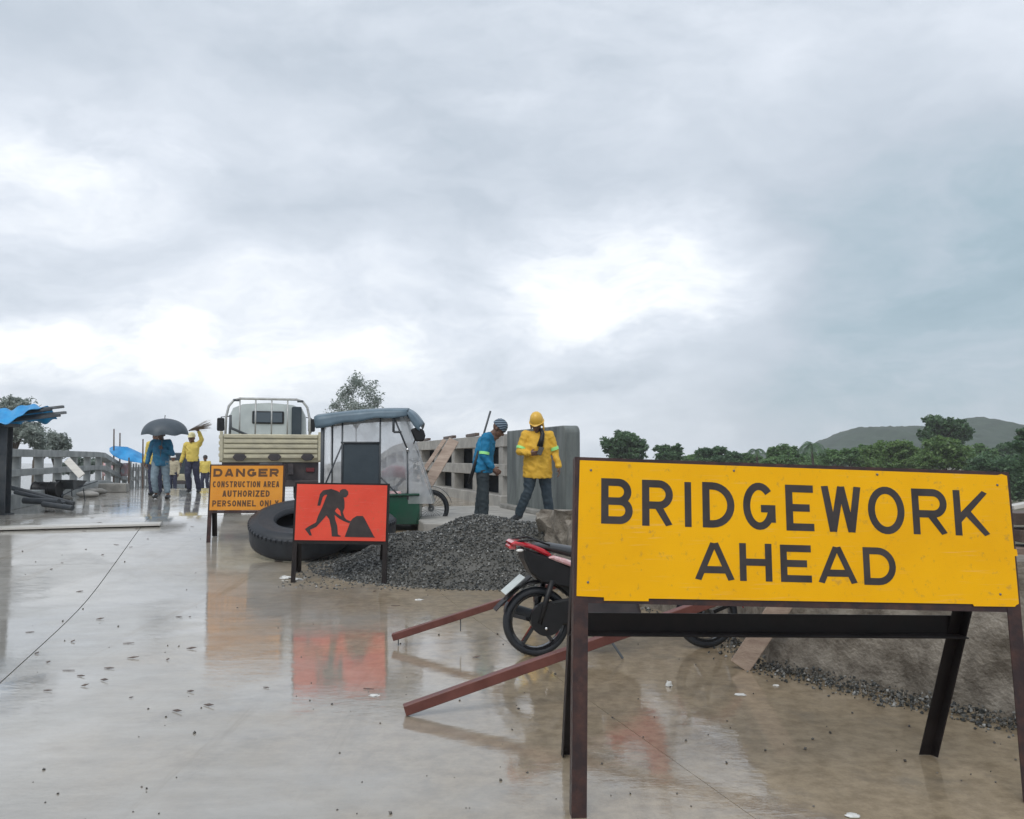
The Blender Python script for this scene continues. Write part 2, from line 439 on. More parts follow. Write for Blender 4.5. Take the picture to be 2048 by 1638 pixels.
def striped_cloth():
    m, N, L, b = nodes_of('striped_knit_cap')
    tc = N.new('ShaderNodeTexCoord')
    w = N.new('ShaderNodeTexWave'); w.bands_direction = 'Z'; w.inputs['Scale'].default_value = 9
    w.inputs['Distortion'].default_value = 2.5
    L.new(tc.outputs['Object'], w.inputs['Vector'])
    mx = N.new('ShaderNodeMix'); mx.data_type = 'RGBA'
    mx.inputs[6].default_value = (0.03, 0.05, 0.075, 1); mx.inputs[7].default_value = (0.20, 0.26, 0.32, 1)
    mr = N.new('ShaderNodeMapRange'); mr.inputs['From Min'].default_value = 0.55; mr.inputs['From Max'].default_value = 0.85
    L.new(w.outputs['Fac'], mr.inputs['Value']); L.new(mr.outputs[0], mx.inputs[0]); L.new(mx.outputs[2], b.inputs['Base Color'])
    b.inputs['Roughness'].default_value = 0.8
    return m


def banner_print():
    m, N, L, b = nodes_of('printed_banner')
    tc = N.new('ShaderNodeTexCoord')
    n = N.new('ShaderNodeTexNoise'); n.inputs['Scale'].default_value = 5; n.inputs['Detail'].default_value = 4
    L.new(tc.outputs['Object'], n.inputs['Vector'])
    r = N.new('ShaderNodeValToRGB'); e = r.color_ramp.elements
    e[0].position = 0.35; e[0].color = (0.45, 0.50, 0.52, 1); e[1].position = 0.7; e[1].color = (0.75, 0.74, 0.74, 1)
    x = r.color_ramp.elements.new(0.52); x.color = (0.62, 0.36, 0.37, 1)
    L.new(n.outputs['Fac'], r.inputs[0]); L.new(r.outputs[0], b.inputs['Base Color'])
    b.inputs['Roughness'].default_value = 0.5
    return m


def clear_sheet():
    """rain sheet of clear plastic gone milky"""
    m, N, L, b = nodes_of('milky_plastic_sheet')
    b.inputs['Base Color'].default_value = (0.78, 0.79, 0.80, 1)
    b.inputs['Roughness'].default_value = 0.3
    tc = N.new('ShaderNodeTexCoord')
    n = N.new('ShaderNodeTexNoise'); n.inputs['Scale'].default_value = 3; n.inputs['Detail'].default_value = 5; n.inputs['Distortion'].default_value = 0.6
    L.new(tc.outputs['Object'], n.inputs['Vector'])
    bp = N.new('ShaderNodeBump'); bp.inputs['Strength'].default_value = 0.5; bp.inputs['Distance'].default_value = 0.04
    L.new(n.outputs['Fac'], bp.inputs['Height']); L.new(bp.outputs[0], b.inputs['Normal'])
    tl = N.new('ShaderNodeBsdfTranslucent'); tl.inputs['Color'].default_value = (0.88, 0.89, 0.90, 1)
    tp = N.new('ShaderNodeBsdfTransparent'); tp.inputs['Color'].default_value = (0.92, 0.94, 0.95, 1)
    m1 = N.new('ShaderNodeMixShader'); m1.inputs[0].default_value = 0.68
    m2 = N.new('ShaderNodeMixShader')
    mr = N.new('ShaderNodeMapRange'); mr.inputs['From Min'].default_value = 0.35; mr.inputs['From Max'].default_value = 0.65
    mr.inputs['To Min'].default_value = 0.22; mr.inputs['To Max'].default_value = 0.55
    L.new(n.outputs['Fac'], mr.inputs['Value']); L.new(mr.outputs[0], m2.inputs[0])
    o = [x for x in N if x.type == 'OUTPUT_MATERIAL'][0]
    L.new(b.outputs[0], m1.inputs[1]); L.new(tl.outputs[0], m1.inputs[2])
    L.new(m1.outputs[0], m2.inputs[1]); L.new(tp.outputs[0], m2.inputs[2]); L.new(m2.outputs[0], o.inputs[0])
    return m


def water_mat():
    m, N, L, b = nodes_of('river_water')
    b.inputs['Base Color'].default_value = (0.10, 0.105, 0.09, 1)
    b.inputs['Roughness'].default_value = 0.18
    return m


M['striped'] = striped_cloth()
M['banner'] = banner_print()
M['sheet'] = clear_sheet()
M['water'] = water_mat()


# ------------------------------------------------------------------ helpers: meshes
class MB:
    def __init__(self): self.v = []; self.f = []; self.mi = []; self.cur = 0

    def add(self, vs, fs):
        o = len(self.v)
        self.v += [Vector(x) for x in vs]
        for f in fs:
            self.f.append(tuple(o + i for i in f)); self.mi.append(self.cur)
        return self

    def box(self, c, s, rot=None):
        c = Vector(c); h = Vector(s) * 0.5
        pts = [Vector((x * h.x, y * h.y, z * h.z)) for x in (-1, 1) for y in (-1, 1) for z in (-1, 1)]
        if rot is not None: pts = [rot @ p for p in pts]
        return self.add([c + p for p in pts], [(0, 1, 3, 2), (4, 6, 7, 5), (0, 4, 5, 1), (2, 3, 7, 6), (0, 2, 6, 4), (1, 5, 7, 3)])

    def bar(self, p0, p1, w, h, up=(0, 0, 1)):
        p0, p1 = Vector(p0), Vector(p1); d = (p1 - p0).normalized(); up = Vector(up)
        a = d.cross(up)
        if a.length < 1e-4: a = d.cross(Vector((0, 1, 0)))
        a.normalize(); b = a.cross(d).normalized()
        pts = [p + a * (x * w / 2) + b * (y * h / 2) for p in (p0, p1) for x, y in ((-1, -1), (1, -1), (1, 1), (-1, 1))]
        return self.add(pts, [(3, 2, 1, 0), (4, 5, 6, 7), (0, 1, 5, 4), (1, 2, 6, 5), (2, 3, 7, 6), (3, 0, 4, 7)])

    def angle(self, p0, p1, a, b, w=0.05, t=0.006):
        """an L section: one flange along a, the other along b, the corner on the line p0-p1"""
        p0, p1, a, b = Vector(p0), Vector(p1), Vector(a).normalized(), Vector(b).normalized()
        sec = [(0, 0), (w, 0), (w, t), (t, t), (t, w), (0, w)]
        pts = [p + a * x + b * y for p in (p0, p1) for x, y in sec]
        fs = [(i, (i + 1) % 6, 6 + (i + 1) % 6, 6 + i) for i in range(6)] + [(0, 1, 2, 3), (0, 3, 4, 5), (6, 7, 8, 9), (6, 9, 10, 11)]
        return self.add(pts, fs)

    def tube(self, pts, r, n=8, cap=True):
        pts = [Vector(p) for p in pts]
        rs = r if isinstance(r, (list, tuple)) else [r] * len(pts)
        ref = Vector((0.13, 0.27, 0.95)); vs = []; a = None
        for i, p in enumerate(pts):
            d = (pts[min(i + 1, len(pts) - 1)] - pts[max(i - 1, 0)]).normalized()
            if a is None:
                a = d.cross(ref)
                if a.length < 0.05: a = d.cross(Vector((1, 0, 0)))
            else: a = a - d * a.dot(d)
            a.normalize(); b = d.cross(a)
            vs += [p + (a * math.cos(2 * math.pi * k / n) + b * math.sin(2 * math.pi * k / n)) * rs[i] for k in range(n)]
        fs = [(i * n + k, i * n + (k + 1) % n, (i + 1) * n + (k + 1) % n, (i + 1) * n + k) for i in range(len(pts) - 1) for k in range(n)]
        if cap: fs += [tuple(range(n))[::-1], tuple((len(pts) - 1) * n + k for k in range(n))]
        return self.add(vs, fs)

    def sphere(self, c, r, nu=12, nv=8, mat=None):
        c = Vector(c); r = Vector((r, r, r)) if isinstance(r, (int, float)) else Vector(r)
        vs = [Vector((0, 0, r.z))]
        for j in range(1, nv):
            t = math.pi * j / nv
            vs += [Vector((r.x * math.sin(t) * math.cos(2 * math.pi * i / nu), r.y * math.sin(t) * math.sin(2 * math.pi * i / nu), r.z * math.cos(t))) for i in range(nu)]
        vs.append(Vector((0, 0, -r.z)))
        fs = [(0, 1 + i, 1 + (i + 1) % nu) for i in range(nu)]
        for j in range(nv - 2):
            o = 1 + j * nu
            fs += [(o + i, o + nu + i, o + nu + (i + 1) % nu, o + (i + 1) % nu) for i in range(nu)]
        o = 1 + (nv - 2) * nu
        fs += [(o + i, len(vs) - 1, o + (i + 1) % nu) for i in range(nu)]
        if mat is not None: vs = [mat @ v for v in vs]
        return self.add([c + v for v in vs], fs)

    def chain(self, pts, rs, n=10):
        """overlapping round pieces, to be fused by a remesh"""
        for i in range(len(pts) - 1): self.tube([pts[i], pts[i + 1]], [rs[i], rs[i + 1]], n)
        for p, r in zip(pts, rs): self.sphere(p, r, n, 6)
        return self

    def loft(self, cs, rads, ex=(1, 0, 0), n=18):
        """closed body of elliptic rings; rads = (across ex, front to back)"""
        cs = [Vector(c) for c in cs]; ex = Vector(ex).normalized(); vs = []
        for i, c in enumerate(cs):
            d = (cs[min(i + 1, len(cs) - 1)] - cs[max(i - 1, 0)]).normalized()
            e2 = d.cross(ex).normalized(); e1 = e2.cross(d).normalized()
            vs += [c + e1 * (rads[i][0] * math.cos(2 * math.pi * k / n)) + e2 * (rads[i][1] * math.sin(2 * math.pi * k / n)) for k in range(n)]
        m = len(cs)
        fs = [(i * n + k, i * n + (k + 1) % n, (i + 1) * n + (k + 1) % n, (i + 1) * n + k) for i in range(m - 1) for k in range(n)]
        fs += [tuple(range(n))[::-1], tuple((m - 1) * n + k for k in range(n))]
        return self.add(vs, fs)

    def lathe(self, prof, n=32, mat=None, closed=True):
        """profile of (radius, height) turned about Z"""
        vs = []
        for k in range(n):
            a = 2 * math.pi * k / n
            vs += [Vector((r * math.cos(a), r * math.sin(a), z)) for r, z in prof]
        m = len(prof); fs = []
        for k in range(n):
            o, q = k * m, ((k + 1) % n) * m
            for i in range(m if closed else m - 1):
                j = (i + 1) % m
                fs.append((o + i, q + i, q + j, o + j))
        if mat is not None: vs = [mat @ v for v in vs]
        return self.add(vs, fs)

    def prism(self, poly, mat, depth):
        """polygon in local xy pushed along local z"""
        n = len(poly)
        vs = [mat @ Vector((x, y, 0)) for x, y in poly] + [mat @ Vector((x, y, depth)) for x, y in poly]
        fs = [tuple(range(n))[::-1], tuple(range(n, 2 * n))] + [(i, (i + 1) % n, n + (i + 1) % n, n + i) for i in range(n)]
        return self.add(vs, fs)

    def grid(self, fn, nu, nv):
        vs = [fn(i / nu, j / nv) for j in range(nv + 1) for i in range(nu + 1)]
        fs = [(j * (nu + 1) + i, j * (nu + 1) + i + 1, (j + 1) * (nu + 1) + i + 1, (j + 1) * (nu + 1) + i) for j in range(nv) for i in range(nu)]
        return self.add(vs, fs)

    def build(self, name, mats, parent=None, smooth=False, bevel=0.0, world_=False, solid=0.0, auto=None):
        vs = self.v
        if world_ and parent is not None:
            inv = parent.matrix_basis.inverted(); vs = [inv @ v for v in vs]
        me = bpy.data.meshes.new(name)
        me.from_pydata([tuple(v) for v in vs], [], self.f)
        mats = mats if isinstance(mats, (list, tuple)) else [mats]
        for m in mats: me.materials.append(m)
        if len(mats) > 1: me.polygons.foreach_set('material_index', self.mi)
        bm = bmesh.new(); bm.from_mesh(me); bmesh.ops.recalc_face_normals(bm, faces=bm.faces); bm.to_mesh(me); bm.free()
        if smooth:
            me.polygons.foreach_set('use_smooth', [True] * len(me.polygons))
            if auto is not None: me.set_sharp_from_angle(angle=R(auto))
        me.update()
        o = bpy.data.objects.new(name, me); col.objects.link(o)
        if parent is not None: o.parent = parent
        if bevel:
            md = o.modifiers.new('bevel', 'BEVEL'); md.width = bevel; md.segments = 1; md.limit_method = 'ANGLE'; md.angle_limit = R(40)
        if solid:
            md = o.modifiers.new('thickness', 'SOLIDIFY'); md.thickness = solid; md.offset = 0
        return o


def tag(o, label=None, cat=None, group=None, kind=None):
    if label: o['label'] = label
    if cat: o['category'] = cat
    if group: o['group'] = group
    if kind: o['kind'] = kind
    return o


def thing(name, label, cat, loc=(0, 0, 0), rz=0.0, group=None):
    o = bpy.data.objects.new(name, None); col.objects.link(o)
    o.location = loc; o.rotation_euler = (0, 0, rz); o.empty_display_size = 0.1
    o.matrix_basis = Matrix.Translation(Vector(loc)) @ Matrix.Rotation(rz, 4, 'Z')
    return tag(o, label, cat, group)


def mat_from(origin, ex, ey):
    ex, ey = Vector(ex).normalized(), Vector(ey).normalized(); ez = ex.cross(ey).normalized(); ey = ez.cross(ex)
    m = Matrix((ex, ey, ez)).transposed().to_4x4(); m.translation = Vector(origin)
    return m


def fuse(o, voxel, iters=4, fac=0.5):
    """make one continuous surface out of overlapping pieces"""
    md = o.modifiers.new('remesh', 'REMESH'); md.mode = 'VOXEL'; md.voxel_size = voxel; md.use_smooth_shade = True
    if iters:
        sm = o.modifiers.new('smooth', 'SMOOTH'); sm.iterations = iters; sm.factor = fac
    dg = bpy.context.evaluated_depsgraph_get()
    me = bpy.data.meshes.new_from_object(o.evaluated_get(dg))
    old = o.data; mats = list(old.materials)
    o.modifiers.clear(); o.data = me
    if not me.materials:
        for m in mats: me.materials.append(m)
    bpy.data.meshes.remove(old)
    return o


# stroke lettering: each glyph is strokes on a unit cell (0..1 wide, 0..1 high); widths are given in cell heights
def arc(cx, cy, rx, ry, a0, a1, n=12):
    return [(cx + rx * math.cos(R(a0 + (a1 - a0) * i / n)), cy + ry * math.sin(R(a0 + (a1 - a0) * i / n))) for i in range(n + 1)]


def glyph(ch, w, h, t):
    """strokes as centre lines inside a w x h box for stroke width t"""
    a = t / 2; x0, x1, y0, y1 = a, w - a, a, h - a; ym = h * 0.5
    def bowl(ya, yb, xs=None, xe=None):
        xs = x0 if xs is None else xs; xe = x1 if xe is None else xe
        r = (yb - ya) / 2; rx = min(r, (xe - xs) * 0.75)
        return [(xs, yb)] + arc(xe - rx, (ya + yb) / 2, rx, r, 90, -90, 14) + [(xs, ya)]
    V = lambda x: [(x, 0), (x, h)]
    if ch == 'I': return [[(w / 2, 0), (w / 2, h)]]
    if ch == 'B': return [V(x0), bowl(ym, y1, x0, x1 - w * 0.04), bowl(y0, ym)]
    if ch == 'D': return [V(x0), bowl(y0, y1)]
    if ch == 'P': return [V(x0), bowl(h * 0.42, y1)]
    if ch == 'R': return [V(x0), bowl(h * 0.45, y1), [(w * 0.48, h * 0.47), (x1 - a * 0.1, 0)]]
    if ch == 'E': return [V(x0), [(0, y0), (w, y0)], [(0, ym), (w * 0.86, ym)], [(0, y1), (w, y1)]]
    if ch == 'L': return [V(x0), [(0, y0), (w, y0)]]
    if ch == 'H': return [V(x0), V(x1), [(x0, ym), (x1, ym)]]
    if ch == 'T': return [[(w / 2, 0), (w / 2, y1)], [(0, y1), (w, y1)]]
    if ch == 'A': return [[(x0, 0), (w / 2 - a * 0.2, h)], [(x1, 0), (w / 2 + a * 0.2, h)], [(w * 0.24, h * 0.28), (w * 0.76, h * 0.28)]]
    if ch == 'N': return [V(x0), V(x1), [(x0, h - a * 0.3), (x1, a * 0.3)]]
    if ch == 'K': return [V(x0), [(x0, h * 0.33), (x1, h)], [(w * 0.36, h * 0.52), (x1, 0)]]
    if ch == 'W': return [[(x0, h), (w * 0.27, 0)], [(w * 0.27, 0), (w / 2, h)], [(w / 2, h), (w * 0.73, 0)], [(w * 0.73, 0), (x1, h)]]
    if ch == 'Y': return [[(x0, h), (w / 2, h * 0.42)], [(x1, h), (w / 2, h * 0.42)], [(w / 2, h * 0.46), (w / 2, 0)]]
    if ch == 'Z': return [[(0, y1), (w, y1)], [(x1 - a * .3, y1), (x0 + a * .3, y0)], [(0, y0), (w, y0)]]
    if ch == 'O': return [arc(w / 2, h / 2, w / 2 - a, h / 2 - a, 0, 360, 30)]
    if ch == 'C': return [arc(w / 2, h / 2, w / 2 - a, h / 2 - a, 42, 318, 26)]
    if ch == 'G': return [arc(w / 2, h / 2, w / 2 - a, h / 2 - a, 42, 340, 26), [(w * 0.55, h * 0.45), (w, h * 0.45)], [(x1, h * 0.45), (x1, h * 0.16)]]
    if ch == 'U': return [[(x0, h), (x0, h * 0.35)] + arc(w / 2, h * 0.35, w / 2 - a, h * 0.35 - a, 180, 360, 14) + [(x1, h)]]
    if ch == 'S':
        r = (h - t) / 4
        return [arc(w / 2, h - a - r, w / 2 - a, r, 30, 270, 16)[:-1] + arc(w / 2, a + r, w / 2 - a, r, 90, -150, 16)]
    return []


def letter(ch, u, v, w, h, t, F, z, m, parent, name='letter'):
    """a flat letter painted on a board: F maps board (u, v, out) to the world"""
    mb = MB()
    for k, s in enumerate(glyph(ch, w, h, t)):
        zz = z + k * 0.00025
        n = len(s)
        lft, rgt = [], []
        closed = (Vector(s[0]) - Vector(s[-1])).length < 1e-6
        for i in range(n):
            p = Vector(s[i])
            a = Vector(s[i - 1]) if i > 0 else (Vector(s[-2]) if closed else None)
            b = Vector(s[i + 1]) if i < n - 1 else (Vector(s[1]) if closed else None)
            d0 = (p - a).normalized() if a is not None else (b - p).normalized()
            d1 = (b - p).normalized() if b is not None else d0
            nn = Vector((-(d0.y + d1.y), d0.x + d1.x)).normalized()
            k_ = 1 / max(0.6, nn.dot(Vector((-d1.y, d1.x))))
            lft.append(p + nn * t / 2 * k_); rgt.append(p - nn * t / 2 * k_)
        clampy = lambda q: Vector((min(max(q.x, -0.002), w + 0.002), min(max(q.y, 0), h)))
        lft = [clampy(q) for q in lft]; rgt = [clampy(q) for q in rgt]
        vs = [F(u + q.x, v + q.y, zz) for q in lft + rgt]
        mb.add(vs, [(i, i + 1, n + i + 1, n + i) for i in range(n - 1)])
    return mb.build(name, m, parent, world_=True)


def stone(rnd, r):
    """a small broken stone"""
    vs = []
    for d in ((1, 0, 0), (-1, 0, 0), (0, 1, 0), (0, -1, 0), (0, 0, 1), (0, 0, -1)):
        vs.append(Vector(d) * r * rnd.uniform(0.55, 1.25))
    q = Matrix.Rotation(rnd.uniform(0, 6.28), 3, 'Z') @ Matrix.Rotation(rnd.uniform(-1, 1), 3, 'X')
    return [q @ v for v in vs], [(0, 2, 4), (2, 1, 4), (1, 3, 4), (3, 0, 4), (2, 0, 5), (1, 2, 5), (3, 1, 5), (0, 3, 5)]


# ================================================================== THE SETTING
def setting():
    # land and river
    mb = MB(); mb.box((0, 278, -2.7), (1200, 610, 0.3)); tag(mb.build('ground', M['earth']), kind='structure')
    mb = MB(); mb.add([(-30, 95, -2.53), (2, 95, -2.53), (16, 160, -2.53), (60, 575, -2.53), (-60, 578, -2.53), (-590, 578, -2.53), (-590, 300, -2.53)], [tuple(range(7))])
    tag(mb.build('river', M['water']), kind='structure')
    # embankment that carries the approach
    mb = MB()
    def em(u, v):
        s = -14 + u * 34; tt = [-13, -7.5, 15, 20][round(v * 3)]; z = [-2.6, -0.12, -0.12, -2.6][round(v * 3)]
        return st(s, tt, z)
    mb.grid(em, 8, 3); tag(mb.build('embankment', M['earth']), kind='structure')
    # road bed and its slabs
    mb = MB()
    S = [-6 + i * 0.5 for i in range(200)]
    mb.grid(lambda u, v: st(-8 + u * 100, -6.0 + v * 11.6, zr_s(-8 + u * 100) - 0.035), 160, 2)
    road = mb.build('road', M['joint']); tag(road, kind='structure')
    lanes = [(-5.95, -1.609), (-1.60, 2.106), (2.112, 5.55)]
    cuts = [-8, 1.5, 12, 16, 20, 24, 28, 32, 36, 44, 52, 60, 76, 92]
    for (t0, t1) in lanes:
        for a, b in zip(cuts[:-1], cuts[1:]):
            n = max(4, int((b - a) / 0.5)); mb = MB()
            g = 0.004
            lip = random.Random(int(a * 31 + t0 * 17)).uniform(-0.002, 0.002)
            mb.grid(lambda u, v: st(a + g + u * (b - a - 2 * g), t0 + v * (t1 - t0), zr_s(a + g + u * (b - a - 2 * g)) + lip), n, 3)
            k = len(mb.v)
            mb.grid(lambda u, v: st(a + g + u * (b - a - 2 * g), t0, zr_s(a + g + u * (b - a - 2 * g)) + lip - 0.03 * v), n, 1)
            mb.grid(lambda u, v: st(a + g + u * (b - a - 2 * g), t1, zr_s(a + g + u * (b - a - 2 * g)) + lip - 0.03 * v), n, 1)
            mb.grid(lambda u, v: st(a + g, t0 + u * (t1 - t0), zr_s(a + g) + lip - 0.03 * v), 3, 1)
            mb.grid(lambda u, v: st(b - g, t0 + u * (t1 - t0), zr_s(b - g) + lip - 0.03 * v), 3, 1)
            mb.build('slab', M['road'], road, smooth=True, auto=40)
    # hill behind the wood
    prof = [(1380, 0), (1560, 8), (1655, 22), (1690, 43), (1722, 60), (1770, 60), (1830, 61), (1870, 62), (1905, 70), (1938, 79), (1962, 70), (1992, 46), (2025, 30), (2080, 14), (2250, 0)]
    def hh(px):
        for (a, ha), (b, hb) in zip(prof[:-1], prof[1:]):
            if a <= px <= b:
                f = (px - a) / (b - a); return ha + (hb - ha) * f
        return 0
    D = 430.0
    mb = MB()
    def hf(u, v):
        px = 1380 + u * 870; w = math.sin(math.pi * min(1, v)) ** 0.8
        y = D + (v - 0.5) * 190
        x = (px - 1024) / FPX * D
        h = (hh(px) / FPX * D + EYE + 2.6) * w if hh(px) > 0 else 0
        h += noise.noise(Vector((x * 0.16, y * 0.16, 3.1))) * 1.2 * w + noise.noise(Vector((x * 0.5, y * 0.5, 8))) * 0.7 * w
        return Vector((x, y, -2.6 + h))
    mb.grid(hf, 220, 40); tag(mb.build('hill', M['hill'], smooth=True), kind='structure')


setting()


# ------------------------------------------------------------------ right-hand masonry: wall, platform, parapet, railings
def rough_slab(name, poly, z0, z1, mat, parent=None, amp=0.02, seed=0, res=0.12, rubble=False):
    """upright faces of a concrete mass along a plan polygon, broken by noise, with a cap"""
    mb = MB(); n = len(poly)
    loop = []
    for i in range(n):
        a, b = Vector((*poly[i], 0)), Vector((*poly[(i + 1) % n], 0))
        k = max(1, int((b - a).length / res))
        for j in range(k): loop.append(a.lerp(b, j / k))
    nz = max(2, int((z1 - z0) / res))
    c = sum(loop, Vector()) / len(loop)
    def pt(p, z):
        q = Vector((p.x, p.y, z))
        nn = Vector((noise.noise(q * 3.1 + Vector((seed, 0, 0))), noise.noise(q * 3.1 + Vector((0, seed, 5))), 0.6 * noise.noise(q * 2.3 + Vector((9, seed, 0)))))
        n2 = Vector((noise.noise(q * 9 + Vector((seed, 2, 0))), noise.noise(q * 9 + Vector((4, seed, 5))), 0))
        k = 1 + (2.2 * min(1, max(0, (p.y - 8.6) / 1.6)) if rubble else 0)
        n3 = Vector((0, 0, -0.16 * abs(noise.noise(q * 2.6 + Vector((seed, 1, 1)))) * max(0, z) if rubble and k > 1.2 else 0))
        return q + nn * amp * k + n2 * amp * 0.4 * k + n3
    m = len(loop)
    vs = [pt(p, z0 + (z1 - z0) * k / nz) for k in range(nz + 1) for p in loop]
    fs = [(k * m + i, k * m + (i + 1) % m, (k + 1) * m + (i + 1) % m, (k + 1) * m + i) for k in range(nz) for i in range(m)]
    fs.append(tuple(nz * m + i for i in range(m)))
    mb.add(vs, fs)
    return mb.build(name, mat, parent, smooth=True, auto=35)


def masonry():
    o = rough_slab('concrete_wall', [(4.4, 3.2), (1.90, 6.43), (1.98, 7.7), (0.38, 10.95), (1.0, 11.3), (2.5, 7.8), (2.5, 6.7), (4.9, 3.5)], -0.02, 0.93, M['rough_wall'], amp=0.055, seed=3, res=0.07, rubble=True)
    tag(o, 'rough brown-grey concrete retaining wall behind the yellow bridgework sign', 'wall')
    # fill behind the wall, and the platform the two men stand on
    mb = MB(); mb.prism([(4.85, 3.6), (2.4, 6.75), (2.4, 7.8), (1.0, 11.25), (1.0, 12.2), (12, 12.2), (12, 3.6)], Matrix.Translation((0, 0, -0.1)), 0.92)
    tag(mb.build('fill', M['earth']), kind='structure')
    mb = MB(); mb.prism([(-1.35, 13.05), (1.0, 12.35), (9, 12.35), (9, 19), (-2.6, 19)], Matrix.Translation((0, 0, 0.0)), 0.55)
    o = mb.build('concrete_platform', M['concrete_pale'], bevel=0.015)
    tag(o, 'pale concrete platform under the two workers behind the gravel', 'platform')
    # solid parapet at the end of the right railing, its near top corner rounded
    root = thing('bridge_parapet', 'tall grey concrete parapet with a rounded corner behind the yellow-shirted worker', 'parapet', (1.0, 14.0, 0.55), RYAW)
    L_, Hh = 3.3, 1.53
    r = 0.13
    poly = [(0, 0), (0, Hh - r)] + [(r - r * math.cos(R(a)), Hh - r + r * math.sin(R(a))) for a in range(10, 90, 16)] + [(r, Hh), (L_, Hh), (L_, 0)]
    mb = MB(); mb.prism(poly, mat_from((0.13, 0, 0), (0, 1, 0), (0, 0, 1)), -0.26)
    mb.build('panel', M['concrete_panel'], root, bevel=0.012)
    mb = MB(); mb.prism([(-0.15, 0), (-0.15, 0.08), (L_, 0.08), (L_, 0)], mat_from((0.22, 0, 0), (0, 1, 0), (0, 0, 1)), -0.5)
    mb.build('footing', M['concrete'], root, bevel=0.01)

    def railing(name, label, s0, s1, t, zb, Hr, step, beams, post_w, dep, dark_back=False):
        p0 = st(s0, t); root = thing(name, label, 'railing', (p0.x, p0.y, zb(s0)), RYAW)
        def seg(name_, a, b, h0, h1, d):
            mb = MB(); k = max(1, int((b - a) / 1.5)); vs = []
            for i in range(k + 1):
                s = a + (b - a) * i / k; z = zb(s) - zb(s0)
                vs += [(-d / 2, s - s0, z + h0), (d / 2, s - s0, z + h0), (d / 2, s - s0, z + h1), (-d / 2, s - s0, z + h1)]
            fs = [(i * 4 + j, i * 4 + (j + 1) % 4, i * 4 + 4 + (j + 1) % 4, i * 4 + 4 + j) for i in range(k) for j in range(4)]
            fs += [(0, 1, 2, 3), (k * 4, k * 4 + 3, k * 4 + 2, k * 4 + 1)]
            mb.add(vs, fs); return mb.build(name_, M['concrete_pale' if dark_back else 'concrete_rail'], root, bevel=0.008)
        for nm, h0, h1, d in beams: seg(nm, s0, s1, h0, h1, d)
        s = s0 + 0.3
        while s < s1:
            mb = MB(); mb.box((0, s - s0, zb(s) - zb(s0) + (Hr - 0.03) / 2), (dep * 0.86, post_w, Hr - 0.03))
            mb.build('post', M['concrete_pale' if dark_back else 'concrete_rail'], root, bevel=0.008)
            if dark_back:
                mb = MB(); mb.box((dep * 0.62, s - s0 + step / 2, zb(s) - zb(s0) + Hr * 0.46), (0.02, step - 0.02, Hr * 0.72)); mb.build('dark_bay_back', M['dark_back'], root)  # dark sheet added behind each bay so the opening reads dark
            s += step
        return root
    zl = lambda s: zr_s(s) + 0.15
    railing('bridge_railing', 'long grey concrete bridge railing with open bays on the left side', 13.2, 70, -4.5, zl, 1.02, 2.0,
            (('top_beam', 0.86, 1.02, 0.22), ('middle_beam', 0.47, 0.61, 0.2), ('kerb', -0.15, 0.14, 0.45)), 0.15, 0.19)
    zrr = lambda s: 0.61 if s < 20 else 0.61 + (zr_s(s) - zr_s(20))
    railing('bridge_railing', 'concrete bridge railing with dark bays behind the leaning boards', 16.6, 60, 5.12, zrr, 1.42, 2.15,
            (('top_beam', 1.16, 1.42, 0.30), ('middle_beam', 0.56, 0.80, 0.28), ('kerb', -0.2, 0.16, 0.42)), 0.30, 0.30, True)


masonry()


# ------------------------------------------------------------------ trees
def leaves(mb, rnd, c, r, n, size, flat=0.0):
    """n small leaves in an ellipsoid, thicker towards the rim"""
    for _ in range(n):
        d = Vector((rnd.gauss(0, 1), rnd.gauss(0, 1), rnd.gauss(0, 1))).normalized() * (rnd.random() ** 0.45)
        p = Vector(c) + Vector((d.x * r[0], d.y * r[1], d.z * r[2]))
        a = Vector((rnd.gauss(0, 1), rnd.gauss(0, 1), rnd.gauss(0, 0.7))).normalized()
        b = a.cross(Vector((rnd.gauss(0, 1), rnd.gauss(0, 1), rnd.gauss(0, 1)))).normalized()
        s = size * rnd.uniform(0.6, 1.3)
        mb.add([p - a * s, p + b * s * 0.45, p + a * s, p - b * s * 0.45], [(0, 1, 2, 3)])


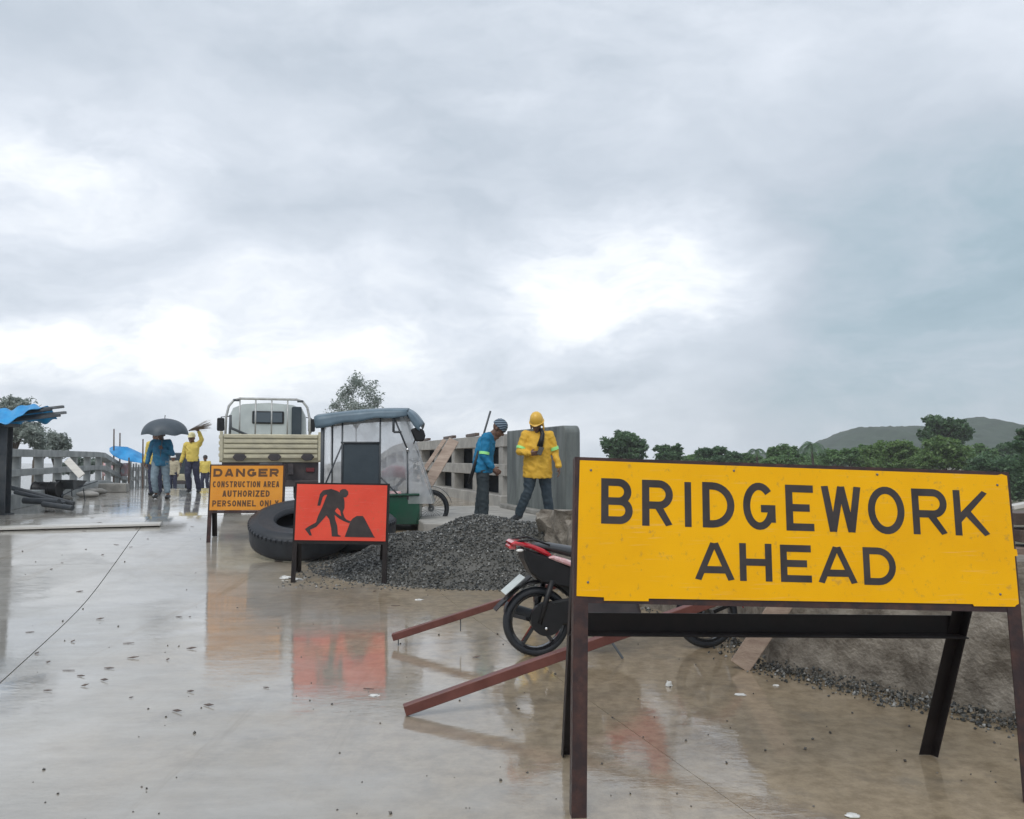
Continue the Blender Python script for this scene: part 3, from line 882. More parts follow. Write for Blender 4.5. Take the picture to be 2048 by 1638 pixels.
def tree(label, px, ybot_z, Y, clumps, lsize, n, mat, seed, group=None, name='tree', trunk_r=0.14, lean=0.0, spread=(0.16, 0.40), dens=2.6):
    """clumps: (px, py, rx_px, ry_px) as seen from the road at distance Y"""
    rnd = random.Random(seed); k = Y / FPX
    base = P(px, 915, Y); base.z = ybot_z
    root = thing(name, label, 'tree', base, 0, group)
    cs = []
    for (cx, cy, rx, ry) in clumps:
        p = P(cx, cy, Y + rnd.uniform(-1, 1) * rx * k * 0.6) - base
        cs.append((p, (rx * k, rx * k * 0.9, ry * k)))
    top = max(c[0].z for c in cs); lo = min(c[0].z - c[1][2] for c in cs)
    fork = Vector((sum(c[0].x for c in cs) / len(cs) * 0.6 + lean, 0, max(lo * 0.9, top * 0.45)))
    mb = MB(); mb.tube([Vector((0, 0, -0.1)), fork * 0.5 + Vector((0.1 * trunk_r, 0, 0)), fork], [trunk_r * 1.25, trunk_r, trunk_r * 0.75], 8)
    for c, r in cs:
        mid = fork.lerp(c, 0.5) + Vector((rnd.uniform(-.2, .2), rnd.uniform(-.2, .2), 0.15)) * r[0]
        mb.tube([fork, mid, c], [trunk_r * 0.55, trunk_r * 0.38, trunk_r * 0.12], 5)
        for _ in range(4):
            e = c + Vector((rnd.uniform(-1, 1) * r[0], rnd.uniform(-1, 1) * r[1], rnd.uniform(-.3, 1) * r[2])) * 0.8
            mb.tube([mid.lerp(c, rnd.random()), e], [trunk_r * 0.2, trunk_r * 0.06], 4)
    mb.build('trunk', M['bark'], root, smooth=True)
    mb = MB(); tot = sum(r[0] * r[2] for _, r in cs)
    for c, r in cs:
        m = int(dens * n * r[0] * r[2] / tot); sub = max(5, int(m / 40))
        for _ in range(sub):
            d = Vector((rnd.gauss(0, 1), rnd.gauss(0, 1), rnd.gauss(0, 1))).normalized() * (rnd.random() ** 0.4)
            q = c + Vector((d.x * r[0], d.y * r[1], d.z * r[2])) * rnd.uniform(0.7, 1.05)
            f = rnd.uniform(*spread)
            leaves(mb, rnd, q, (r[0] * f, r[1] * f, r[2] * f * 0.9), m // sub, lsize * 0.72)
    mb.build('crown', mat, root)
    return root


def palm(label, px, Y, ytop, r_px, mat, seed, zb=-2.5):
    rnd = random.Random(seed); k = Y / FPX
    base = P(px, 915, Y); base.z = zb; top = P(px, ytop, Y) - base; r = r_px * k
    root = thing('palm_tree', label, 'palm', base)
    mb = MB(); mb.tube([Vector((0, 0, -0.1)), top * 0.5 + Vector((0.25, 0, 0)), top], [0.17, 0.13, 0.1], 8); mb.build('trunk', M['bark'], root, smooth=True)
    mb = MB()
    for i in range(15):
        a = i * 2.4 + rnd.uniform(-.2, .2); el = rnd.uniform(-0.15, 0.9); d = Vector((math.cos(a), math.sin(a), 0)); pts = []
        for j in range(9):
            f = j / 8
            pts.append(top + d * (r * f * (1 - 0.15 * f)) + Vector((0, 0, r * (el * f - (0.65 + el * 0.5) * f * f))))
        sd = d.cross(Vector((0, 0, 1)))
        for j in range(8):
            w = r * 0.30 * math.sin(math.pi * (j + 1.2) / 10)
            for s in (-1, 1):
                for q in (0, 0.5):
                    p = pts[j].lerp(pts[j + 1], q)
                    tip = p + sd * s * w + (pts[j + 1] - pts[j]) * 1.1 - Vector((0, 0, w * 0.45))
                    mb.add([p, p + (pts[j + 1] - pts[j]) * 0.45, tip], [(0, 1, 2)])
    mb.build('crown', mat, root)
    return root


def vegetation():
    ld, lm, ll, lg = M['leaf_dark'], M['leaf_mid'], M['leaf_light'], M['leaf_grey']
    # left
    tree('grey-green tree at the left edge behind the blue tarpaulin', 30, -2.5, 42, [(20, 815, 32, 24), (52, 822, 26, 22), (10, 850, 30, 26), (48, 862, 34, 26)], 0.13, 2600, M['leaf_hazed'], 11, spread=(0.2, 0.55))
    tree('dark rounded tree rising behind the left railing, beside the steel bars', 112, -2.5, 48, [(112, 880, 24, 20), (92, 892, 20, 14), (130, 890, 14, 12), (104, 905, 28, 14)], 0.13, 2600, M['leaf_hazed'], 12, spread=(0.2, 0.55))
    tree('small shrubby tree hanging over the left railing under the steel bars', 70, -2.5, 40, [(62, 872, 22, 18), (78, 888, 16, 14)], 0.12, 1100, M['leaf_hazed'], 13, spread=(0.2, 0.55))
    for i, (px, py, rx, ry) in enumerate(((150, 925, 26, 16), (178, 927, 20, 15), (205, 924, 22, 12))):
        tree(['leafy bush behind the left railing, nearest of three to the wheelbarrow', 'leafy bush behind the left railing, middle one of three', 'leafy bush behind the left railing, nearest of three to the far blue tarpaulin'][i],
             px, -2.5, 50 + 5 * i, [(px, py, rx, ry), (px - 8, py + 12, rx, ry)], 0.13, 900, lg, 20 + i, 'bushes behind the left railing', trunk_r=0.08)
    # behind the tricycle
    tree('wispy pale tree standing behind the truck and the tricycle', 712, -2.5, 62, [(716, 765, 22, 20), (735, 782, 26, 22), (690, 792, 24, 20), (748, 800, 22, 18), (672, 806, 18, 16), (712, 815, 48, 20), (702, 780, 16, 16), (740, 825, 40, 16), (690, 826, 34, 14)], 0.15, 1500, M['leaf_hazed'], 31, trunk_r=0.05, spread=(0.35, 0.8))
    # right
    tree('tall round tree just right of the hard-hatted worker, above the yellow sign', 1248, -2.5, 88, [(1225, 890, 26, 20), (1258, 882, 28, 20), (1280, 895, 20, 16), (1243, 872, 20, 12), (1250, 908, 42, 16)], 0.26, 3600, ld, 41)
    tree('low bushy tree second from the left above the yellow sign', 1340, -2.5, 88, [(1325, 900, 18, 13), (1350, 898, 16, 12), (1338, 912, 32, 12)], 0.24, 1900, ld, 42)
    tree('wide flat-topped tree third from the left above the yellow sign', 1430, -2.5, 92, [(1410, 905, 24, 11), (1438, 903, 22, 10), (1468, 912, 22, 10), (1430, 918, 50, 10)], 0.25, 2400, ld, 43)
    tree('bushy mid-green tree between the two palms above the sign', 1560, -2.5, 95, [(1545, 905, 16, 14), (1572, 903, 22, 16), (1590, 915, 20, 12), (1560, 922, 40, 12)], 0.26, 2600, lm, 44)
    palm('thin palm with drooping fronds left of the bushy tree', 1512, 85, 900, 24, ld, 51)
    palm('taller palm with dense fronds in front of the hill slope', 1622, 85, 888, 34, ld, 52)
    tree('light green tree at the left foot of the hill', 1690, -2.5, 90, [(1665, 915, 26, 16), (1700, 910, 26, 16), (1730, 922, 26, 16)], 0.26, 2400, lm, 45)
    tree('light green spreading tree in front of the hill', 1780, -2.5, 84, [(1760, 902, 34, 20), (1800, 898, 36, 18), (1780, 925, 50, 22), (1825, 915, 30, 20)], 0.27, 4200, ll, 46)
    tree('bright feathery tree under the tall dark tree', 1888, -2.5, 80, [(1880, 890, 32, 18), (1905, 905, 34, 22), (1865, 920, 36, 22), (1925, 925, 36, 20)], 0.26, 4200, ll, 47)
    tree('tall dark tree towering in front of the hill top', 1885, -2.5, 98, [(1870, 845, 26, 18), (1905, 850, 24, 20), (1930, 862, 16, 22), (1858, 868, 20, 22), (1895, 872, 34, 22)], 0.27, 4200, ld, 48)
    tree('dark dense tree behind the right end of the yellow sign', 1990, -2.5, 72, [(1965, 930, 36, 20), (2005, 940, 40, 30), (2035, 960, 36, 40), (2045, 925, 26, 16)], 0.24, 4600, ld, 49)
    tree('dark leaning tree cut by the right edge of the picture', 2090, -2.5, 60, [(2048, 868, 22, 12), (2040, 892, 26, 14), (2075, 880, 34, 30), (2062, 930, 44, 30)], 0.2, 3600, ld, 50)
    for i, (px, py, rx, ry, Y, m, lab) in enumerate((
            (1490, 916, 34, 10, 110, lm, 'low green tree at the foot of the thin palm'),
            (1620, 918, 40, 14, 105, lm, 'broad green tree around the trunk of the taller palm'),
            (1735, 905, 44, 18, 100, lm, 'rounded green tree below the left shoulder of the hill'),
            (1830, 912, 44, 22, 92, ll, 'yellowish green tree left of the tall dark tree'),
            (1955, 905, 40, 20, 95, lm, 'green tree right of the tall dark tree, below the hill peak'),
            (1400, 914, 40, 8, 120, lm, 'low distant tree line seen between the second and third trees'),
            (2010, 900, 36, 16, 110, ld, 'dark tree far off below the right slope of the hill'))):
        tree(lab, px, -2.5, Y, [(px - rx * .5, py + ry * .3, rx * .6, ry * .8), (px + rx * .45, py + ry * .2, rx * .6, ry * .85), (px, py - ry * .3, rx * .5, ry * .7), (px, py + ry * .9, rx, ry * .8)], 0.26, 2200, m, 60 + i)
    tree('dim green tree filling the gap left of the hill trees', 1655, -2.5, 120, [(1640, 920, 34, 12), (1690, 922, 34, 12)], 0.3, 1500, ld, 53)


vegetation()


# ------------------------------------------------------------------ signs
def a_frame(name, label, BL, w, h, yaw, roll, lean, sheet_mat, sheet_poly, print_fn, foot_z, back_feet, sec=0.05, iron='angle_iron',
            cross=None, frame_w=0.03):
    """a board on an angle-iron easel. BL: bottom left corner of the board in the world"""
    BL = Vector(BL)
    rot = Matrix.Rotation(yaw, 3, 'Z') @ Matrix.Rotation(-lean, 3, 'X') @ Matrix.Rotation(-roll, 3, 'Y')
    u, v = rot @ Vector((1, 0, 0)), rot @ Vector((0, 0, 1)); n = u.cross(v)   # n points to the viewer
    F = lambda a, b, z=0.0: BL + u * a + v * b + n * z
    base = F(w / 2, 0); base.z = foot_z[0]
    root = thing(name, label, 'sign', base, 0)
    # board of plywood with its printed sheet
    mb = MB(); mb.prism([(0.004, 0.004), (w - 0.004, 0.004), (w - 0.004, h - 0.004), (0.004, h - 0.004)], mat_from(F(0, 0, -0.014), u, v), 0.012)
    mb.build('board', M[iron], root, world_=True)
    mb = MB(); mb.prism(sheet_poly, mat_from(F(0, 0, -0.0015), u, v), 0.0035)
    sh = mb.build('sheet', sheet_mat, root, world_=True)
    print_fn(F, root, sh)
    # rim and legs
    fw = frame_w
    mb = MB(); mb.angle(F(-0.012, h + 0.008, -0.004), F(w + 0.012, h + 0.008, -0.004), -v, -n, fw); mb.build('top_rail', M[iron], root, world_=True)
    mb = MB(); mb.angle(F(-0.012, -0.03, -0.006), F(w + 0.012, -0.03, -0.006), v, -n, fw + 0.01); mb.build('bottom_rail', M[iron], root, world_=True)
    for side in (0, 1):
        a = 0.0 if side == 0 else w
        k = (BL.z + (u * a).z - foot_z[side]) / v.z
        sgn = 1 if side == 0 else -1
        foot = F(a - sgn * 0.012, -k, -0.003)
        mb = MB(); mb.angle(foot, F(a - sgn * 0.012, h + 0.006, -0.003), u * sgn, -n, sec); mb.build('front_leg', M[iron], root, world_=True)
        bf = Vector(back_feet[side]); tp = F(a + sgn * 0.004, h - 0.02, -0.022 - sec)
        mb = MB(); mb.angle(bf, tp, u * sgn, n, sec); mb.build('back_leg', M['angle_dark'], root, world_=True)
    if cross:
        z0, t0, t1 = cross
        b0, b1 = Vector(back_feet[0]), Vector(back_feet[1])
        q0 = b0.lerp(F(0.004, h - 0.02, -0.022 - sec), t0); q1 = b1.lerp(F(w - 0.004, h - 0.02, -0.022 - sec), t1)
        mb = MB(); mb.angle(q0, q1, (0, 0, 1), (0, -1, 0), z0); mb.build('crossbar', M['angle_dark'], root, world_=True)
    return root, F


def signs():
    k = 3.87 / 3.76
    # --- BRIDGEWORK AHEAD
    BLp = P(1153, 1192, 3.87); w, h = 2.0347 * k, 0.6064 * k
    row1 = [('B', .107, .318, .251, .521), ('R', .293, .314, .437, .520), ('I', .490, .314, .521, .516), ('D', .570, .314, .723, .519),
            ('G', .758, .310, .915, .524), ('E', .957, .311, 1.096, .519), ('W', 1.126, .310, 1.324, .520), ('O', 1.345, .307, 1.531, .525),
            ('R', 1.557, .311, 1.738, .521), ('K', 1.758, .311, 1.944, .520)]
    row2 = [('A', .529, .081, .716, .249), ('H', .735, .082, .890, .249), ('E', .923, .082, 1.074, .247), ('A', 1.095, .080, 1.289, .246), ('D', 1.309, .078, 1.473, .246)]
    def pr(F, root, sh):
        for ch, a, b, c, d in row1 + row2:
            c -= 0.0085 * a
            letter(ch, a * k, b * k, (c - a) * k, (d - b) * k, (0.0335 if (ch, a) in [(r[0], r[1]) for r in row1] else 0.031) * k, F, 0.003, M['sign_black'], root)
        for (a, b) in ((.06, .555), (.72, .575), (1.4, .58), (.05, .06), (1.98, .55), (1.95, .05)):
            mb = MB(); mb.sphere(F(a * k, b * k, 0.002), 0.006, 8, 5); mb.build('screw', M['steel'], root, world_=True)
    W_, H_ = w, h
    poly = [(0.0, 0.0), (0.125, -0.003), (0.125, -0.018), (0.33, -0.016), (0.33, -0.004), (W_ - 0.225, 0.004), (W_ - 0.22, -0.006), (W_ - 0.02, -0.004), (W_ - 0.012, 0.004), (W_ + 0.001, 0.01),
            (W_ + 0.001, 0.23), (W_ + 0.016, 0.232), (W_ + 0.014, 0.262), (W_ + 0.001, 0.264), (W_ - 0.003, H_ - 0.012), (W_ - 0.03, H_ - 0.004), (W_ - 0.05, H_ - 0.010), (0.01, H_ - 0.008), (0.004, H_ * 0.5)]
    u = 1
    root, F = a_frame('road_sign', 'large yellow road sign lettered BRIDGEWORK AHEAD on a brown angle-iron easel', BLp, w, h, 0.0829, -0.0349, 0.1325,
                      M['yellow_sheet'], poly, pr, (0.0, 0.0), (G(1122, 1511), G(1862, 1512)), sec=0.066, cross=(0.098, 0.447, 0.45), frame_w=0.03)
    # --- the digging man
    man = [(948, 1180), (962, 1105), (985, 1075), (1050, 1062), (1100, 1078), (1118, 1090), (1120, 1075), (1140, 1062), (1165, 1062), (1185, 1080), (1188, 1105), (1172, 1128), (1152, 1130),
           (1160, 1160), (1162, 1215), (1150, 1250), (1165, 1290), (1182, 1310), (1215, 1322), (1205, 1338), (1160, 1322), (1120, 1300), (1085, 1272), (1092, 1310), (1110, 1360), (1118, 1430), (1140, 1440), (1138, 1448),
           (1070, 1446), (1062, 1380), (1045, 1310), (1020, 1278), (995, 1310), (945, 1370), (895, 1395), (912, 1440), (895, 1442), (855, 1390), (880, 1370), (940, 1335), (955, 1280), (985, 1210), (1005, 1150), (1020, 1110), (1000, 1112), (985, 1130), (968, 1200), (945, 1200)]
    slot = None
    heap = [(1172, 1448), (1215, 1320), (1232, 1298), (1262, 1278), (1310, 1278), (1325, 1298), (1405, 1442), (1415, 1450)]
    BLr = P(587, 1082, 10.2); wr_, hr_ = 1.105, 0.69
    sx = lambda x: (x - 768) / (1505 - 768) * wr_
    sy = lambda y: (1487 - y) / (1487 - 1018) * hr_
    def pr2(F, root, sh):
        mb = MB(); mb.prism([(sx(x), sy(y)) for x, y in man], mat_from(F(0, 0, 0.0025), F(1, 0) - F(0, 0), F(0, 1) - F(0, 0)), 0.002)
        o = mb.build('digging_man', M['sign_black'], root, world_=True); o['label'] = 'black figure of a man digging'
        mb = MB(); mb.prism([(sx(x), sy(y)) for x, y in heap], mat_from(F(0, 0, 0.0035), F(1, 0) - F(0, 0), F(0, 1) - F(0, 0)), 0.002)
        o = mb.build('heap_symbol', M['sign_black'], root, world_=True); o['label'] = 'black heap the man digs at'
        # the gap between his arms, the ground of the sign showing through
        mb = MB(); mb.prism([(sx(x), sy(y)) for x, y in [(1105, 1215), (1128, 1238), (1138, 1282), (1102, 1258), (1086, 1240)]], mat_from(F(0, 0, 0.0050), F(1, 0) - F(0, 0), F(0, 1) - F(0, 0)), 0.001)
        mb.build('gap', M['red_sheet'], root, world_=True)
    zf = zr(BLr.x, 10.1)
    def gr(px, Y):
        p = P(px, 1000, Y); p.z = zr(p.x, p.y); return p
    root, F = a_frame('road_sign', 'red sign with a black digging man, on thin legs in front of the gravel heap', BLr, wr_, hr_, 0.02, -0.016, 0.07,
                      M['red_sheet'], [(0.012, 0.012), (wr_ - 0.012, 0.012), (wr_ - 0.012, hr_ - 0.012), (0.012, hr_ - 0.012)], pr2,
                      (G(587, 1168).z, G(770, 1172).z), (gr(596, 10.75), gr(768, 10.75)), sec=0.055, frame_w=0.025, iron='angle_dark')
    # --- DANGER
    BLd = P(417, 1022, 12.5); wd, hd = 1.075, 0.675
    rows = [('DANGER', .045, 1.0, .50, .62, .034, 1.55), ('CONSTRUCTION AREA', .045, 1.015, .345, .435, .0185, 1), ('AUTHORIZED', .19, .88, .205, .30, .021, 1), ('PERSONNEL ONLY', .05, 1.015, .065, .155, .0195, 1)]
    def pr3(F, root, sh):
        for txt, a, b, c, d, t, _ in rows:
            n = sum(0.45 if ch == ' ' else (0.35 if ch == 'I' else 1.0) for ch in txt)
            gap = 0.24; unit = (b - a) / (n + gap * (len(txt) - 1)); x = a
            for ch in txt:
                wd_ = unit * (0.45 if ch == ' ' else (0.35 if ch == 'I' else 1.0))
                if ch != ' ': letter(ch, x, c, wd_, d - c, t, F, 0.003, M['sign_brown'], root)
                x += wd_ + unit * gap
    root, F = a_frame('road_sign', 'orange sign lettered DANGER CONSTRUCTION AREA standing left of the big tyre', BLd, wd, hd, 0.03, 0.0, 0.09,
                      M['orange_sheet'], [(0.012, 0.012), (wd - 0.012, 0.012), (wd - 0.012, hd - 0.012), (0.012, hd - 0.012)], pr3,
                      (G(420, 1090).z, G(560, 1090).z), (gr(428, 12.95), gr(556, 12.95)), sec=0.06, frame_w=0.022, iron='angle_iron')


signs()


# ------------------------------------------------------------------ gravel heap, gravel strip, pebbles
def gravel():
    c = P(945, 1175, 10.1); cx, cy = P(975, 1100, 11.25).x, 11.25
    rnd = random.Random(5)
    def hz(x, y):
        dx, dy = (x - cx), (y - cy)
        rx = 2.08 if dx < 0 else 2.3
        d = math.sqrt((dx / rx) ** 2 + (dy / (1.3 if dy < 0 else 1.25)) ** 2)
        top = 0.0
        if d < 1:
            top = 0.655 * (1 - d ** 1.8) ** 1.3
        nz = noise.noise(Vector((x * 1.3, y * 1.3, 2))) * 0.12 + noise.noise(Vector((x * 4, y * 4, 7))) * 0.04
        flat = zr(x, y)
        b = flat + top + nz * min(1, max(0, (1.05 - d)) * 3) if d < 1.05 else flat - 0.02
        return b
    mb = MB()
    mb.grid(lambda u, v: Vector((cx - 2.4 + u * 4.8, cy - 1.45 + v * 2.9, hz(cx - 2.4 + u * 4.8, cy - 1.45 + v * 2.9) - 0.006)), 80, 54)
    for i in range(26000):
        x = cx + rnd.uniform(-2.4, 2.3); y = cy + rnd.uniform(-1.42, 1.3)
        dx, dy = x - cx, y - cy
        d = math.sqrt((dx / 2.25) ** 2 + (dy / 1.3) ** 2)
        if d > 1.04 and rnd.random() > 0.10: continue
        r = rnd.choice((0.008, 0.010, 0.012, 0.015, 0.019)) * rnd.uniform(0.8, 1.25)
        vs, fs = stone(rnd, r); o = Vector((x, y, max(hz(x, y), zr(x, y)) + r * 0.25))
        mb.add([o + q for q in vs], fs)
    o = mb.build('gravel_heap', M['gravel']); tag(o, 'heap of dark crushed gravel on the wet road', 'gravel', kind='stuff')
    # strip at the foot of the wall
    mb = MB(); a, b = Vector((4.3, 3.25, 0)), Vector((1.88, 6.43, 0)); nn = Vector((-(b - a).y, (b - a).x, 0)).normalized()
    if nn.x > 0: nn = -nn
    for i in range(2600):
        f = rnd.random(); off = abs(rnd.gauss(0, 0.14)) * (0.6 + 0.9 * abs(noise.noise(Vector((f * 9, 1, 0)))))
        p = a.lerp(b, f) + nn * (0.015 + off)
        r = rnd.choice((0.006, 0.008, 0.011, 0.015)) * rnd.uniform(.8, 1.2)
        vs, fs = stone(rnd, r); p.z = r * 0.4 + max(0, 0.07 - off * 0.45) * rnd.random()
        mb.add([p + q for q in vs], fs)
    for i in range(500):      # beyond the corner of the wall
        f = rnd.random(); p = (Vector((1.93, 6.6, 0)).lerp(Vector((1.96, 7.7, 0)), f * 2) if f < .5 else Vector((1.96, 7.7, 0)).lerp(Vector((0.4, 10.9, 0)), f * 2 - 1)) + Vector((-abs(rnd.gauss(0, 0.12)) - 0.02, 0, 0))
        r = rnd.uniform(0.008, 0.018); vs, fs = stone(rnd, r); p.z = r * 0.4 + zr(p.x, p.y)
        mb.add([p + q for q in vs], fs)
    o = mb.build('gravel_strip', M['gravel']); tag(o, 'loose gravel strewn along the foot of the concrete wall', 'gravel', kind='stuff')
    # pebbles and chips over the road
    mb = MB()
    for i in range(560):
        px = rnd.uniform(-60, 2100); py = 1010 + 640 * rnd.random() ** 1.5
        p = G(px, py)
        if rnd.random() > 0.35 + 0.3 * (px > 850) + 0.6 * noise.noise(Vector((p.x * 1.2, p.y * 1.2, 4))): continue
        r = rnd.choice((0.004, 0.005, 0.006, 0.008, 0.011)) * (1 + max(0, p.y - 5) * 0.05)
        vs, fs = stone(rnd, r); q0 = p + Vector((0, 0, r * 0.4))
        mb.add([q0 + q for q in vs], fs)
    o = mb.build('pebbles', M['pebble']); tag(o, 'dark pebbles scattered over the wet concrete', 'pebbles', kind='stuff')
    mb = MB()
    for i in range(60):
        px = rnd.uniform(-40, 420) if i % 3 else rnd.uniform(0, 1100); py = 1010 + 420 * rnd.random() ** 1.6
        p = G(px, py); a = rnd.uniform(-0.5, 0.5); L_ = rnd.uniform(0.012, 0.05); w_ = rnd.uniform(0.004, 0.010) * rnd.choice((1, 1, 2))
        d = Vector((math.cos(a), math.sin(a), 0)); s = Vector((-d.y, d.x, 0)); zz = Vector((0, 0, 0.006)); up = Vector((0, 0, rnd.uniform(0, .012)))
        mb.add([p - d * L_ + zz, p + s * w_ + zz + up, p + d * L_ + zz + up, p - s * w_ + zz], [(0, 1, 2, 3)])
    o = mb.build('wood_chips', M['wood_dark'], solid=0.004); tag(o, 'dark leaves and wood chips strewn on the left of the road', 'debris', kind='stuff')


gravel()


# ------------------------------------------------------------------ tyres
def tyre(label, loc, tilt, tilt_dir, D, W, group, seed=0):
    root = thing('tyre', label, 'tyre', loc, 0, group)
    T = Matrix.Rotation(tilt, 4, Vector((math.cos(tilt_dir), math.sin(tilt_dir), 0)))
    # lowest rim point touches the ground: lift accordingly
    Ro, Ri, h = D / 2, D * 0.235, W
    prof = [(Ri, h * 0.22), (Ri * 1.03, h * 0.12), (Ri * 1.25, h * 0.02), (Ro * 0.78, -0.01), (Ro * 0.93, h * 0.03), (Ro * 0.985, h * 0.12), (Ro, h * 0.3), (Ro, h * 0.7),
            (Ro * 0.985, h * 0.88), (Ro * 0.93, h * 0.97), (Ro * 0.86, h * 1.0), (Ro * 0.84, h * 1.018), (Ro * 0.80, h * 1.018), (Ro * 0.78, h * 1.005), (Ro * 0.68, h * 1.0), (Ri * 1.22, h * 0.975),
            (Ri * 1.17, h * 0.955), (Ri * 1.12, h * 0.965), (Ri * 1.03, h * 0.9), (Ri, h * 0.8), (Ri * 1.05, h * 0.74), (Ro * 0.80, h * 0.78), (Ro * 0.92, h * 0.6), (Ro * 0.92, h * 0.4), (Ro * 0.80, h * 0.22), (Ri * 1.05, h * 0.26)]
    lift = Ro * math.sin(abs(tilt)) - 0.02
    TT = Matrix.Translation((0, 0, lift)) @ T
    mb = MB(); mb.lathe(prof, 72, TT); mb.build('casing', M['rubber'], root, smooth=True, auto=50)
    mb = MB(); n = 58
    for i in range(n):
        a = 2 * math.pi * i / n
        for top in (1,):
            z = h * 0.86 if top else h * 0.14
            rot = Matrix.Rotation(a, 4, 'Z')
            m = TT @ rot
            wz = h * 0.15
            da = math.pi * Ro / n * 0.58
            pts = [(Ro * 0.90, -da, h * 0.965 if top else h * 0.035), (Ro * 0.90, da, h * 0.965 if top else h * 0.035), (Ro * 1.012, da, z), (Ro * 1.012, -da, z),
                   (Ro * 1.012, da * 1.3, h * 0.76 if top else h * 0.38), (Ro * 1.012, -da * 0.7, h * 0.76 if top else h * 0.38),
                   (Ro * 0.96, da * 1.3, h * 0.76 if top else h * 0.38), (Ro * 0.96, -da * 0.7, h * 0.76 if top else h * 0.38),
                   (Ro * 0.88, -da, h * 0.90 if top else h * 0.1), (Ro * 0.88, da, h * 0.90 if top else h * 0.1)]
            mb.add([m @ Vector(p) for p in pts], [(0, 1, 2, 3), (3, 2, 4, 5), (5, 4, 6, 7), (0, 3, 8), (1, 9, 2), (3, 5, 7, 8), (2, 9, 6, 4), (0, 8, 9, 1)])
    mb.build('tread', M['rubber'], root)
    return root


g1 = G(597, 1128)
tyre('big worn truck tyre tilted behind the left leg of the red sign', (P(604, 1050, g1.y + 0.68).x, g1.y + 0.68, zr(g1.x, g1.y + 0.2)), R(19.5), 0.10, 1.40, 0.37, 'truck tyres')
g2 = P(715, 1060, 12.75)
tyre('second big tyre lying behind the red sign, half buried by gravel', (g2.x - 0.06, 12.55, zr(g2.x, 12.55) - 0.02), R(6), 0.3, 1.30, 0.42, 'truck tyres')


